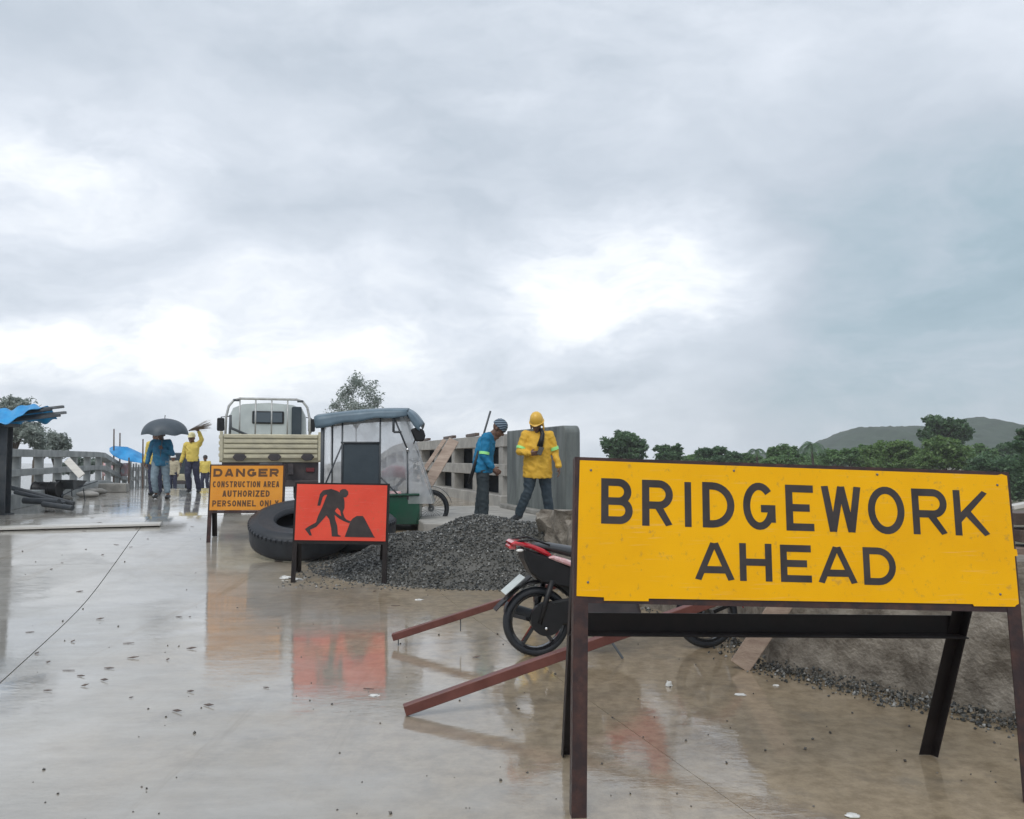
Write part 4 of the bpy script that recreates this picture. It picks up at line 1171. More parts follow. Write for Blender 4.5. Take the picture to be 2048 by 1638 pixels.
# ------------------------------------------------------------------ lean-to steel tubes and boards around the motorcycle
def loose_bars():
    def tube_(label, p0, p1, w, pins=()):
        root = thing('steel_tube', label, 'steel tube', (p0.x, p0.y, 0))
        d = (p1 - p0).normalized()
        mb = MB(); mb.bar(p0, p1, w, w); mb.build('tube_body', M['red_oxide'], root, bevel=0.004, world_=True)
        for f in pins:
            q = p0.lerp(p1, f); mb = MB(); mb.bar(q, (q.x, q.y, max(0.004, q.z - 0.13)), 0.008, 0.008); mb.build('pin', M['dark_steel'], root, world_=True)
    f2 = G(812, 1425)
    tube_('long red-oxide steel tube leaning up to the right in front of the motorcycle wheel', Vector((f2.x, 5.2, 0.035)), Vector((2.5, 5.86, 0.965)), 0.062)
    tube_('shorter red-oxide steel tube behind the motorcycle, its end propped off the road', Vector((P(785, 1270, 7.1).x, 7.1, 0.07)), Vector((2.2, 7.42, 1.035)), 0.056, (0.015, 0.175))
    # plank against the wall
    a = G(1480, 1338); b = P(1572, 1195, 6.17)
    mb = MB(); mb.bar(a + Vector((0, 0, 0.02)), b, 0.15, 0.035, up=(-0.25, -1, 0.15))
    o = mb.build('wooden_plank', M['wood_pink'], bevel=0.004); tag(o, 'short brown plank leaning on the wall right of the motorcycle front wheel', 'plank')
    # lumber on the bank at the right edge
    rnd = random.Random(8)
    i = 0
    for k, (z, n) in enumerate(((0.87, 2), (0.99, 2), (1.11, 2))):
        for j in range(n):
            y = 6.1 + j * 0.17 + k * 0.05
            mb = MB(); x0 = 3.52 + rnd.uniform(-.06, .1) + (0.12 if k == 2 else 0); a = rnd.uniform(-.03, .03)
            mb.bar((x0, y, z), (x0 + 2.6, y + a * 8, z + rnd.uniform(-.02, .02)), 0.15, 0.085)
            o = mb.build('lumber', M['wood_dark'] if (i % 3) else M['wood'], bevel=0.004)
            tag(o, ('front', 'rear')[j] + ' wet timber of the ' + ('bottom', 'middle', 'top')[k] + ' layer in the stack at the right edge', 'timber', 'timber stacked at the right edge'); i += 1
    mb = MB(); mb.bar((3.5, 6.0, 1.20), (4.6, 5.9, 1.42), 0.10, 0.03); o = mb.build('lumber', M['wood_pale'], bevel=0.003)
    tag(o, 'pale slanting batten on top of the timber stack at the right edge', 'timber')
    # boards leaning on the right railing
    for i, (x0, y0, x1, y1, w, lab) in enumerate(((836, 958, 889, 880, 0.075, 'narrow pinkish board leaning on the right railing, the left one'),
                                                  (851, 976, 908, 880, 0.20, 'wide pale pinkish board leaning on the right railing beside the blue-shirted worker'))):
        a = P(x0, y0, 15.6); b = P(x1, y1, 16.15); d = (b - a).normalized()
        mb = MB(); mb.bar(a, b, w, 0.04, up=Vector((0, -1, 0.2)))
        o = mb.build('wooden_board', M['wood_pink'], bevel=0.004); tag(o, lab, 'board')
    # odds and ends of timber on the top beam of the right railing
    labs = ['dark offcut on the right railing, nearest the tricycle', 'dark offcut on the right railing above the leaning boards', 'dark offcut on the right railing left of the blue-shirted worker', 'dark offcut on the right railing behind the striped cap']
    for i, (s, L_) in enumerate(((24.5, 1.5), (21.3, 1.3), (19.0, 1.1), (17.3, 0.7))):
        a, b = st(s, 5.05, 2.085), st(s + L_, 5.1, 2.075)
        mb = MB(); mb.bar(a, b, 0.10, 0.07); o = mb.build('timber_offcut', M['wood_dark'], bevel=0.004); tag(o, labs[i], 'timber', 'offcuts on the right railing')
    # long pale board lying across the left of the road
    a, b = G(-40, 1060), G(322, 1050); d = (b - a)
    mb = MB(); mb.bar(a + Vector((0, 0, 0.02)), b + Vector((0, 0, 0.022)), 0.42, 0.035)
    o = mb.build('wooden_plank', M['wood_pale'], bevel=0.003); tag(o, 'long pale wet plank lying across the left side of the road', 'plank')
    a, b = G(-10, 1018), G(40, 1010)
    mb = MB(); mb.bar(a + Vector((-.5, -0.06, 0.03)), b + Vector((0, 0, 0.03)), 0.09, 0.05); o = mb.build('wooden_plank', M['wood_pale'], bevel=0.003)
    tag(o, 'short pale batten on the road at the left edge by the dark post', 'plank')


loose_bars()


# ------------------------------------------------------------------ wheels used by the vehicles
def spoked_wheel(parent, c, r, axis_y=1, spokes=5, tw=0.08, rim_mat='gloss_black', cast=True, name='wheel'):
    """wheel in the local xz plane about centre c"""
    c = Vector(c)
    m = Matrix.Translation(c) @ Matrix.Rotation(math.pi / 2, 4, 'X')
    pr = [(r * 0.80, -tw * 0.36), (r * 0.88, -tw * 0.5), (r * 0.96, -tw * 0.38), (r, -tw * 0.12), (r, tw * 0.12), (r * 0.96, tw * 0.38), (r * 0.88, tw * 0.5), (r * 0.80, tw * 0.36)]
    mb = MB(); mb.lathe(pr, 40, m); w = mb.build(name, M['rubber'], parent, smooth=True, auto=60)
    q = [(r * 0.74, -tw * 0.34), (r * 0.81, -tw * 0.40), (r * 0.81, tw * 0.40), (r * 0.74, tw * 0.34), (r * 0.72, 0)]
    mb = MB(); mb.lathe(q, 40, m); mb.build('rim', M[rim_mat], w, smooth=True, auto=40)
    mb = MB(); mb.lathe([(0.015, -tw * 0.6), (0.05, -tw * 0.6), (0.05, tw * 0.6), (0.015, tw * 0.6)], 16, m); mb.build('hub', M['steel'], w, smooth=True, auto=40)
    mb = MB()
    for i in range(spokes):
        a = 2 * math.pi * i / spokes + 0.35; d = Vector((math.cos(a), 0, math.sin(a)))
        if cast: mb.bar(c + d * 0.03, c + d * r * 0.77, 0.030, 0.036, up=(0, 1, 0))
        else: mb.tube([c + d * 0.03 + Vector((0, (-1) ** i * 0.02, 0)), c + d * r * 0.76], 0.0035, 5)
    mb.build('spokes', M[rim_mat if cast else 'steel'], w)
    return w


# ------------------------------------------------------------------ motorcycle
def motorcycle():
    a, b = G(1073, 1312), G(1414, 1296)
    rz = math.atan2(b.y - a.y, b.x - a.x); wb = (b - a).length
    root = thing('motorcycle', 'red and black underbone motorcycle parked behind the yellow sign', 'motorcycle', a, rz)
    r = 0.268
    spoked_wheel(root, (0, 0, r), r, tw=0.09)
    spoked_wheel(root, (wb, 0, r), r, tw=0.075)
    yn = -0.11                         # side towards the camera is -y
    def side(poly, name, mat, y0, y1, bevel=0.01):
        mb = MB(); mb.prism(poly, mat_from((0, y1, 0), (1, 0, 0), (0, 0, 1)), y1 - y0)
        return mb.build(name, mat, root, bevel=bevel)
    # tail bodywork, seat, panels
    tail = side([(-0.235, 0.885), (-0.20, 0.905), (-0.13, 0.900), (-0.03, 0.868), (0.04, 0.838), (0.105, 0.79), (0.07, 0.782), (0.0, 0.812), (-0.06, 0.842), (-0.15, 0.868), (-0.21, 0.872)], 'tail_cowl', M['bike_red'], -0.12, 0.12, 0.02)
    mb = MB(); mb.box((-0.205, 0, 0.855), (0.06, 0.16, 0.035)); mb.build('tail_lamp', M['lens_red'], root, bevel=0.01)
    for s in (-1, 1):
        mb = MB(); mb.sphere((-0.16, s * 0.13, 0.835), (0.03, 0.012, 0.012), 10, 6); mb.build('indicator', M['lens_white'], root, smooth=True)
        mb = MB(); mb.tube([(-0.18, s * 0.10, 0.90), (-0.05, s * 0.13, 0.915), (0.08, s * 0.12, 0.87)], 0.008, 8); mb.build('grab_rail', M['black'], root, smooth=True)
    side([(0.06, 0.775), (0.11, 0.79), (0.20, 0.765), (0.34, 0.715), (0.55, 0.66), (0.60, 0.60), (0.42, 0.655), (0.25, 0.70), (0.13, 0.745)], 'side_stripe', M['bike_white'], -0.135, 0.135, 0.012)
    side([(-0.13, 0.855), (0.0, 0.80), (0.10, 0.775), (0.24, 0.70), (0.42, 0.65), (0.52, 0.57), (0.44, 0.50), (0.20, 0.54), (0.02, 0.58), (-0.07, 0.66), (-0.12, 0.76)], 'side_panel', M['black'], -0.12, 0.12, 0.015)
    mb = MB(); mb.loft([(-0.02, 0, 0.86), (0.10, 0, 0.845), (0.30, 0, 0.80), (0.45, 0, 0.765), (0.62, 0, 0.785), (0.70, 0, 0.78)], [(0.09, 0.02), (0.12, 0.035), (0.13, 0.045), (0.125, 0.045), (0.10, 0.04), (0.06, 0.02)], ex=(0, 1, 0))
    mb.build('seat', M['seat_vinyl'], root, smooth=True)
    # rear mudguard, plate
    arcp = [(r * 1.14 * math.cos(R(t)), r + r * 1.14 * math.sin(R(t))) for t in range(40, 150, 12)]
    mb = MB()
    def mg(u, v):
        i = u * (len(arcp) - 1); k = min(int(i), len(arcp) - 2); f = i - k
        x = arcp[k][0] * (1 - f) + arcp[k + 1][0] * f; z = arcp[k][1] * (1 - f) + arcp[k + 1][1] * f
        return Vector((x, (v - 0.5) * 0.13, z + 0.012 * (1 - (2 * v - 1) ** 2)))
    mb.grid(mg, 18, 4); mb.build('rear_mudguard', M['black'], root, smooth=True, solid=0.006)
    mb = MB(); mb.bar((-0.05, 0, 0.62), (-0.30, 0, 0.40), 0.11, 0.012, up=(0.6, 0, 0.8)); mb.bar((-0.28, 0, 0.42), (-0.335, 0, 0.365), 0.13, 0.006, up=(0.6, 0, 0.8)); mb.build('plate_bracket', M['black'], root)
    mb = MB(); mb.bar((-0.115, -0.01, 0.625), (-0.268, -0.01, 0.497), 0.20, 0.004, up=(-0.6, 0, 0.8)); pl = mb.build('number_plate', M['plate'], root)
    side([(-0.04, 0.66), (0.10, 0.60), (0.50, 0.58), (0.55, 0.36), (0.34, 0.30), (0.27, 0.44), (0.14, 0.555), (0.0, 0.60)], 'inner_fender', M['black'], -0.07, 0.07, 0.015)
    # engine, chain case, swing arm, exhaust, stand
    mb = MB(); mb.lathe([(0.0, -0.05), (0.12, -0.05), (0.13, -0.02), (0.13, 0.03), (0.0, 0.03)], 24, Matrix.Translation((0.06, -0.085, 0.30)) @ Matrix.Rotation(math.pi / 2, 4, 'X')); mb.build('sprocket_cover', M['black'], root, smooth=True, auto=40)
    side([(-0.06, 0.22), (0.02, 0.42), (0.30, 0.46), (0.52, 0.40), (0.52, 0.28), (0.25, 0.25)], 'chain_case', M['black'], -0.10, -0.055, 0.015)
    side([(0.28, 0.20), (0.34, 0.46), (0.62, 0.50), (0.80, 0.44), (0.84, 0.30), (0.74, 0.17), (0.45, 0.14)], 'engine', M['dirty_black'], -0.12, 0.12, 0.03)
    mb = MB(); mb.tube([(0.80, 0.10, 0.30), (0.55, 0.14, 0.19), (0.1, 0.15, 0.26), (-0.22, 0.15, 0.36)], [0.018, 0.02, 0.042, 0.045], 12); mb.build('exhaust', M['dark_steel'], root, smooth=True)
    mb = MB(); mb.tube([(0.0, -0.105, r), (0.10, -0.115, 0.60)], 0.022, 10); mb.tube([(0.0, 0.105, r), (0.10, 0.115, 0.60)], 0.022, 10); mb.build('shock_absorbers', M['black'], root, smooth=True)
    mb = MB(); mb.tube([(0.50, -0.12, 0.22), (0.62, -0.26, 0.01)], 0.011, 6); mb.build('side_stand', M['dark_steel'], root)
    mb = MB(); mb.tube([(0.62, -0.25, 0.24), (0.62, -0.10, 0.24)], 0.014, 6); mb.tube([(0.62, 0.25, 0.24), (0.62, 0.10, 0.24)], 0.014, 6); mb.build('foot_pegs', M['black'], root)
    mb = MB(); mb.sphere((0.045, -0.142, 0.235), 0.014, 8, 6); mb.build('axle_nut', M['chrome'], root, smooth=True)
    # centre cover, leg shield, front end
    side([(0.50, 0.60), (0.62, 0.72), (0.80, 0.70), (0.95, 0.86), (1.05, 0.88), (1.02, 0.60), (0.92, 0.42), (0.84, 0.46), (0.72, 0.52)], 'leg_shield', M['bike_red'], -0.15, 0.15, 0.03)
    mb = MB(); mb.loft([(0.96, 0, 0.78), (1.03, 0, 0.95), (1.05, 0, 1.03)], [(0.12, 0.07), (0.13, 0.09), (0.07, 0.05)], ex=(0, 1, 0)); mb.build('head_cowl', M['bike_red'], root, smooth=True)
    mb = MB(); mb.sphere((1.125, 0, 0.93), (0.03, 0.07, 0.05), 12, 8); mb.build('headlamp', M['lens_white'], root, smooth=True)
    for s in (-1, 1):
        mb = MB(); mb.tube([(wb, s * 0.085, r), (1.04, s * 0.085, 0.78)], 0.020, 10); mb.build('fork_leg', M['steel'], root, smooth=True)
        mb = MB(); mb.tube([(1.02, 0, 0.99), (0.98, s * 0.2, 1.02), (0.88, s * 0.34, 0.99)], 0.014, 8); hb = mb.build('handlebar', M['black'], root, smooth=True)
        mb = MB(); mb.tube([(0.98, s * 0.22, 1.03), (0.98, s * 0.28, 1.16)], 0.006, 6); mb.sphere((0.97, s * 0.30, 1.19), (0.012, 0.055, 0.04), 10, 6); mb.build('mirror', M['black'], root, smooth=True)
    mb = MB()
    def fg(u, v):
        t = R(10 + u * 150); return Vector((wb + r * 1.12 * math.cos(t), (v - .5) * 0.13, r + r * 1.12 * math.sin(t) + 0.012 * (1 - (2 * v - 1) ** 2)))
    mb.grid(fg, 16, 4); mb.build('front_mudguard', M['bike_red'], root, smooth=True, solid=0.006)


motorcycle()


# ------------------------------------------------------------------ truck
def truck():
    c = P(541, 1000, 16.4)
    z0 = zr(c.x, c.y)
    root = thing('truck', 'white light truck with cream slatted tailgate seen from behind', 'truck', (c.x, c.y, z0), RYAW)
    W = 1.90; h = W / 2
    # tailgate of pressed planks
    tg = MB(); tg.box((0, 0.03, 1.215), (W - 0.14, 0.03, 0.47)); tgo = tg.build('tailgate', M['truck_cream'], root, bevel=0.005)
    for i in range(5):
        mb = MB(); mb.box((0, 0.0, 1.022 + i * 0.0965), (W - 0.16, 0.05, 0.072)); mb.build('rib', M['truck_cream'], tgo, bevel=0.012)
    for x in (-0.58, 0.06, 0.68):
        mb = MB(); mb.prism([(-0.13, 0.02), (-0.08, 0.09), (0.08, 0.085), (0.13, 0.03), (0.07, -0.04), (-0.06, -0.045)], mat_from((x, -0.03, 0.985), (1, 0, 0), (0, 0, 1)), 0.03)
        mb.build('hinge', M['dirty_black'], root, bevel=0.008)
    for s in (-1, 1):
        mb = MB(); mb.box((s * (h - 0.035), 0.03, 1.22), (0.06, 0.08, 0.56)); mb.build('corner_post', M['truck_cream'], root, bevel=0.006)
        mb = MB(); mb.box((s * (h - 0.02), 1.58, 1.215), (0.03, 3.0, 0.47)); so = mb.build('side_gate', M['truck_cream'], root, bevel=0.004)
        for i in range(4):
            mb = MB(); mb.box((s * (h + 0.0), 1.58, 1.05 + i * 0.115), (0.03, 2.95, 0.07)); mb.build('rib', M['truck_cream'], so, bevel=0.008)
    mb = MB(); mb.box((0, 1.6, 0.945), (W, 3.1, 0.07)); mb.build('bed_floor', M['truck_cream'], root, bevel=0.006)
    mb = MB()
    for s in (-1, 1): mb.box((s * 0.36, 2.1, 0.78), (0.09, 4.6, 0.2))
    for y in (0.12, 1.0, 2.0, 3.0): mb.box((0, y, 0.86), (W - 0.1, 0.08, 0.1))
    mb.box((0, 0.10, 0.70), (W - 0.1, 0.05, 0.34)); mb.build('chassis', M['dirty_black'], root)
    mb = MB(); mb.box((0, -0.02, 0.50), (W - 0.12, 0.07, 0.12)); mb.build('rear_bumper', M['dirty_black'], root, bevel=0.01)
    mb = MB(); mb.box((0.0, 0.06, 0.82), (0.42, 0.03, 0.17)); mb.build('number_plate_panel', M['steel'], root)
    for s in (-1, 1):
        mb = MB(); mb.box((s * 0.74, 0.06, 0.76), (0.16, 0.05, 0.08)); mb.build('tail_lamp', M['lens_dim'], root, bevel=0.01)
        mb = MB(); mb.box((s * 0.70, 0.30, 0.45), (0.34, 0.012, 0.4)); mb.build('mud_flap', M['black'], root)
        m = Matrix.Translation((s * 0.70, 0.75, 0.36)) @ Matrix.Rotation(math.pi / 2, 4, 'Y')
        mb = MB(); mb.lathe([(0.2, -0.15), (0.33, -0.16), (0.36, -0.12), (0.36, 0.12), (0.33, 0.16), (0.2, 0.15)], 28, m); w = mb.build('wheel', M['rubber'], root, smooth=True, auto=45)
        mb = MB(); mb.lathe([(0.05, -0.05), (0.21, -0.08), (0.21, 0.08), (0.05, 0.05)], 20, m); mb.build('rim', M['steel'], w, smooth=True, auto=45)
        m = Matrix.Translation((s * 0.74, 3.9, 0.36)) @ Matrix.Rotation(math.pi / 2, 4, 'Y')
        mb = MB(); mb.lathe([(0.2, -0.1), (0.33, -0.11), (0.36, -0.08), (0.36, 0.08), (0.33, 0.11), (0.2, 0.1)], 28, m); w = mb.build('wheel', M['rubber'], root, smooth=True, auto=45)
        mb = MB(); mb.lathe([(0.05, -0.05), (0.21, -0.08), (0.21, 0.08), (0.05, 0.05)], 20, m); mb.build('rim', M['steel'], w, smooth=True, auto=45)
    # tube guard behind the cab
    y = 3.02; hw = 0.92; top = 2.33
    pts = [(-hw, y, 1.45), (-hw + 0.01, y, top - 0.42), (-hw + 0.06, y, top - 0.18), (-hw + 0.16, y, top - 0.05), (-hw + 0.3, y, top), (hw - 0.3, y, top), (hw - 0.16, y, top - 0.05), (hw - 0.06, y, top - 0.18), (hw - 0.01, y, top - 0.42), (hw, y, 1.45)]
    mb = MB(); mb.tube(pts, 0.028, 10); mb.build('guard_hoop', M['galv'], root, smooth=True)
    for x in (-0.62, -0.28, 0.07, 0.42, 0.72):
        if x < 0.7: mb = MB(); mb.tube([(x, y, 1.45), (x, y, top)], 0.018, 8); mb.build('guard_bar', M['galv'], root, smooth=True)
    for x in (-0.70, 0.70):
        mb = MB(); mb.box((x, y, top - 0.04), (0.14, 0.06, 0.05)); mb.build('guard_bracket', M['dark_steel'], root, bevel=0.01)
    mb = MB(); mb.tube([(-0.82, y - 0.05, 1.95), (-0.80, y - 0.05, 1.66), (-0.3, y - 0.06, 1.44), (0.9, y - 0.06, 1.46)], 0.03, 8); mb.tube([(-0.82, y - 0.05, 1.95), (-0.82, y - 0.05, 1.42)], 0.025, 8); mb.build('strap_bar', M['dark_steel'], root, smooth=True)
    # cab
    prof = [(-0.84, 0.75), (-0.86, 1.5), (-0.84, 1.95), (-0.76, 2.13), (-0.55, 2.22), (0, 2.26), (0.55, 2.22), (0.76, 2.13), (0.84, 1.95), (0.86, 1.5), (0.84, 0.75)]
    mb = MB()
    rows = [(3.28, 1.0), (3.34, 1.015), (4.2, 1.03), (4.75, 1.02), (4.95, 0.99)]
    vs = []
    for yy, sc in rows:
        for x, z in prof:
            zz = z if yy < 4.7 else (z if z < 1.3 else 1.3 + (z - 1.3) * 0.9)
            vs.append((x * sc, yy + (0.25 * (1.5 - min(z, 1.5)) if yy > 4.7 else 0), zz))
    n = len(prof)
    fs = [(i * n + k, i * n + k + 1, (i + 1) * n + k + 1, (i + 1) * n + k) for i in range(len(rows) - 1) for k in range(n - 1)] + [tuple(range(n)), tuple((len(rows) - 1) * n + k for k in range(n))]
    mb.add(vs, fs); mb.build('cab', M['truck_white'], root, smooth=True, auto=35)
    mb = MB(); mb.box((0, 3.255, 1.92), (0.70, 0.03, 0.29)); fr = mb.build('rear_window', M['black'], root, bevel=0.05)
    mb = MB(); mb.box((0, 3.238, 1.92), (0.63, 0.012, 0.23)); mb.build('pane', M['glass_dark'], fr, bevel=0.03)
    mb = MB(); mb.box((0.63, 3.17, 1.78), (0.22, 0.16, 0.78)); mb.build('air_intake', M['dark_panel'], root, bevel=0.02)
    for s in (-1, 1):
        mb = MB(); mb.tube([(s * 0.86, 4.6, 2.0), (s * 1.06, 4.65, 1.98), (s * 1.06, 4.65, 1.6)], 0.014, 6); ar = mb.build('mirror_arm', M['black'], root)
        mb = MB(); mb.box((s * 1.07, 4.62, 1.80), (0.17, 0.06, 0.32)); mb.build('mirror', M['black'], ar, bevel=0.025)


truck()


# ------------------------------------------------------------------ motor tricycle with sidecar
def tricycle():
    c = P(742, 1000, 13.7); z0 = zr(c.x, c.y) - 0.0
    root = thing('tricycle', 'motor tricycle with green sidecar, blue-grey canopy and milky rain sheets', 'tricycle', (c.x, c.y, z0), 0.06)
    root.scale = (1.06, 1.0, 1.10)
    dep = 1.0     # sidecar reaches from y=0 (near) to y=dep
    # canopy
    def roof(u, v):
        x = -0.86 + u * 1.40
        z = 1.665 + 0.10 * math.sin(min(1, u * 1.05) * math.pi * 0.55) + 0.06 * math.sin(v * math.pi)
        return Vector((x, -0.05 + v * (dep + 0.1), z))
    mb = MB(); mb.grid(roof, 14, 8)
    def flap(u, v):       # near valance
        p = roof(u, 0); d = (0.165 - 0.075 * u + 0.012 * math.sin(u * 17)) * v
        return p + Vector((0.03 * v * (1 - u), -0.015 * v, -d))
    mb.grid(flap, 14, 3)
    def flap2(u, v):
        p = roof(u, 1); return p + Vector((0, 0.015 * v, -0.12 * v))
    mb.grid(flap2, 14, 2)
    def flap3(u, v):
        p = roof(0, u); return p + Vector((-0.01 * v + 0.03 * v, 0, -0.15 * v))
    mb.grid(flap3, 8, 2)
    mb.build('canopy', M['canopy'], root, smooth=True, auto=60, solid=0.008)
    def visor(u, v):
        x = 0.54 + u * 0.24; z = 1.765 - 0.06 * u - 0.16 * u * u + 0.05 * math.sin(v * math.pi)
        return Vector((x - 0.05 * (2 * v - 1) ** 2 * u, -0.06 + v * (dep + 0.12), z - 0.03 * (2 * v - 1) ** 2))
    mb = MB(); mb.grid(visor, 8, 8); mb.grid(lambda u, v: visor(u, 0) + Vector((0, 0, -v * (0.02 + 0.10 * math.sin(u * math.pi * 0.9)))), 8, 2)
    mb.build('visor', M['canopy'], root, smooth=True, auto=60, solid=0.008)
    # tubes
    fr = MB()
    def pole(a, b, r=0.014, nm='pole'):
        mb = MB(); mb.tube([a, b], r, 8); mb.build(nm, M['dark_steel'], root, smooth=True)
    pole((-0.735, 0.0, 0.3), (-0.735, 0.0, 1.62), 0.03); pole((-0.735, dep, 0.3), (-0.735, dep, 1.7), 0.02)
    pole((-0.44, 0.0, 0.3), (-0.44, 0.0, 1.62)); pole((0.13, 0.0, 0.3), (0.13, 0.0, 1.69))
    pole((-0.44, 0.0, 1.27), (-0.74, 0.0, 0.56), 0.012, 'brace'); pole((0.13, 0.0, 0.80), (0.44, 0.02, 0.50), 0.012, 'brace'); pole((-0.46, -0.005, 1.295), (0.14, -0.005, 1.295), 0.014, 'seat_rail')
    pole((0.32, 0.0, 1.70), (0.54, 0.03, 1.20), 0.014, 'windscreen_post'); pole((0.54, 0.03, 1.20), (0.555, 0.03, 0.46), 0.016, 'windscreen_post')
    pole((0.33, 0, 1.70), (0.33, 0, 1.45), 0.02, 'bracket'); pole((0.33, 0, 1.45), (0.45, 0, 1.45), 0.018, 'bracket')
    mb = MB(); mb.sphere((0.545, 0.0, 1.19), 0.03, 10, 8); mb.build('clamp', M['chrome'], root, smooth=True)
    # milky rain sheets: far side, back, front
    mb = MB(); mb.grid(lambda u, v: Vector((-0.72 + u * 1.30, dep - 0.02 + 0.02 * math.sin(u * 14 + v * 3), 0.48 + v * 1.22)), 20, 8); mb.build('side_sheet', M['sheet'], root, smooth=True)
    mb = MB(); mb.grid(lambda u, v: Vector((-0.725 + 0.012 * math.sin(u * 11), 0.02 + u * (dep - 0.04), 0.48 + v * 1.18)), 10, 8); mb.build('back_sheet', M['sheet'], root, smooth=True)
    def ws(u, v):
        f = 1 - v
        return Vector((0.46 + 0.48 * f ** 0.9 + 0.015 * math.sin(u * 9 + v * 6), 0.02 + u * (dep - 0.04), 0.40 + v * 1.34))
    mb = MB(); mb.grid(ws, 12, 16); mb.build('windscreen_sheet', M['sheet'], root, smooth=True)
    def wsn(u, v):
        f = 1 - v; x1 = 0.46 + 0.48 * f ** 0.9; x0 = 0.42 + 0.14 * f
        return Vector((x0 + (x1 - x0) * u, 0.02, 0.40 + v * 1.30))
    mb = MB(); mb.grid(wsn, 5, 16); mb.build('corner_sheet', M['sheet'], root, smooth=True)
    # seat back panel, seat, tub
    mb = MB(); mb.box((-0.153, 0.03, 0.885), (0.56, 0.045, 0.80)); mb.build('side_panel', M['dark_panel'], root, bevel=0.015)
    mb = MB(); mb.box((-0.30, dep / 2, 0.56), (0.6, dep - 0.16, 0.14)); mb.build('seat', M['seat_vinyl'], root, bevel=0.03)
    tub = [(-0.76, 0.10), (-0.78, 0.50), (0.72, 0.53), (0.735, 0.30), (0.68, 0.10)]
    mb = MB(); mb.prism(tub, mat_from((0, 0.03, 0), (1, 0, 0), (0, 0, 1)), -0.035)
    mb.prism(tub, mat_from((0, dep, 0), (1, 0, 0), (0, 0, 1)), -0.035)
    mb.box((0.715, dep / 2 + 0.0, 0.31), (0.03, dep - 0.09, 0.42)); mb.box((-0.765, dep / 2, 0.3), (0.03, dep - 0.09, 0.4)); mb.box((-0.02, dep / 2, 0.115), (1.44, dep - 0.09, 0.03))
    mb.build('tub', M['green_paint'], root, bevel=0.006)
    mb = MB(); mb.tube([(-0.78, 0.012, 0.505), (0.72, 0.012, 0.535), (0.735, dep, 0.535)], 0.018, 8); mb.build('tub_rim', M['green_paint'], root, smooth=True)
    mb = MB(); mb.box((0.30, 0.30, 0.545), (0.26, 0.2, 0.06), Matrix.Rotation(0.2, 3, 'Z')); o = mb.build('cushion', M['bike_white'], root, bevel=0.02); o['label'] = 'pinkish cushion in the tub'
    spoked_wheel(root, (-0.15, -0.12, 0.26), 0.26, spokes=18, cast=False, tw=0.08)
    mb = MB(); mb.tube([(-0.15, -0.12, 0.26), (-0.15, dep + 0.35, 0.26)], 0.018, 8); mb.build('axle', M['dark_steel'], root)
    mb = MB(); mb.grid(lambda u, v: Vector((-0.15 + 0.31 * math.cos(R(u * 180)), -0.18 + v * 0.13, 0.26 + 0.31 * math.sin(R(u * 180)))), 16, 2); mb.build('mudguard', M['green_paint'], root, smooth=True, solid=0.006)
    # the motorcycle on the far side
    ym = dep + 0.38
    spoked_wheel(root, (0.88, ym - 0.55, 0.29), 0.29, spokes=24, cast=False, tw=0.08)
    spoked_wheel(root, (-0.42, ym, 0.29), 0.29, spokes=24, cast=False, tw=0.09)
    mb = MB(); mb.loft([(-0.55, ym, 0.78), (-0.2, ym, 0.76), (0.05, ym, 0.74)], [(0.11, 0.04), (0.13, 0.05), (0.10, 0.04)], ex=(0, 1, 0)); mb.build('saddle', M['seat_vinyl'], root, smooth=True)
    mb = MB(); mb.loft([(0.05, ym, 0.80), (0.2, ym, 0.86), (0.42, ym, 0.84), (0.5, ym, 0.8)], [(0.08, 0.06), (0.13, 0.10), (0.13, 0.10), (0.07, 0.06)], ex=(0, 1, 0)); mb.build('fuel_tank', M['bike_red'], root, smooth=True)
    mb = MB(); mb.box((0.1, ym, 0.45), (0.42, 0.26, 0.34)); mb.build('engine', M['dirty_black'], root, bevel=0.05)
    mb = MB(); mb.tube([(-0.42, ym, 0.29), (0.1, ym, 0.4), (0.5, ym, 0.85), (0.6, ym - 0.2, 0.95)], 0.025, 8); mb.build('frame', M['dark_steel'], root)
    for s in (-1, 1):
        mb = MB(); mb.tube([(0.88, ym - 0.55 + s * 0.08, 0.29), (0.66, ym - 0.45 + s * 0.08, 0.95)], 0.018, 8); mb.build('fork_leg', M['steel'], root, smooth=True)
    mb = MB(); mb.tube([(0.52, ym - 0.75, 1.05), (0.62, ym - 0.45, 1.0), (0.52, ym - 0.1, 1.05)], 0.013, 8); mb.build('handlebar', M['black'], root, smooth=True)
    mb = MB(); mb.grid(lambda u, v: Vector((0.88 + 0.34 * math.cos(R(15 + u * 120)), ym - 0.55 + (v - .5) * 0.12, 0.29 + 0.34 * math.sin(R(15 + u * 120)))), 12, 2); mb.build('front_mudguard', M['dark_steel'], root, smooth=True, solid=0.006)
    # mirror on its arm beside the windscreen
    mb = MB(); mb.tube([(0.60, 0.10, 1.2), (0.66, 0.06, 1.35), (0.70, 0.02, 1.42)], 0.01, 6); ma = mb.build('mirror_arm', M['black'], root)
    mb = MB(); mb.prism([(-0.11, 0.09), (-0.02, 0.12), (0.09, 0.09), (0.12, 0.0), (0.10, -0.08), (-0.03, -0.095)], mat_from((0.69, 0.02, 1.40), (1, 0.2, 0), (0, 0, 1)), 0.06); mb.build('mirror', M['black'], ma, bevel=0.02)


tricycle()


# ------------------------------------------------------------------ people
def lerp(a, b, f): return Vector(a).lerp(Vector(b), f)


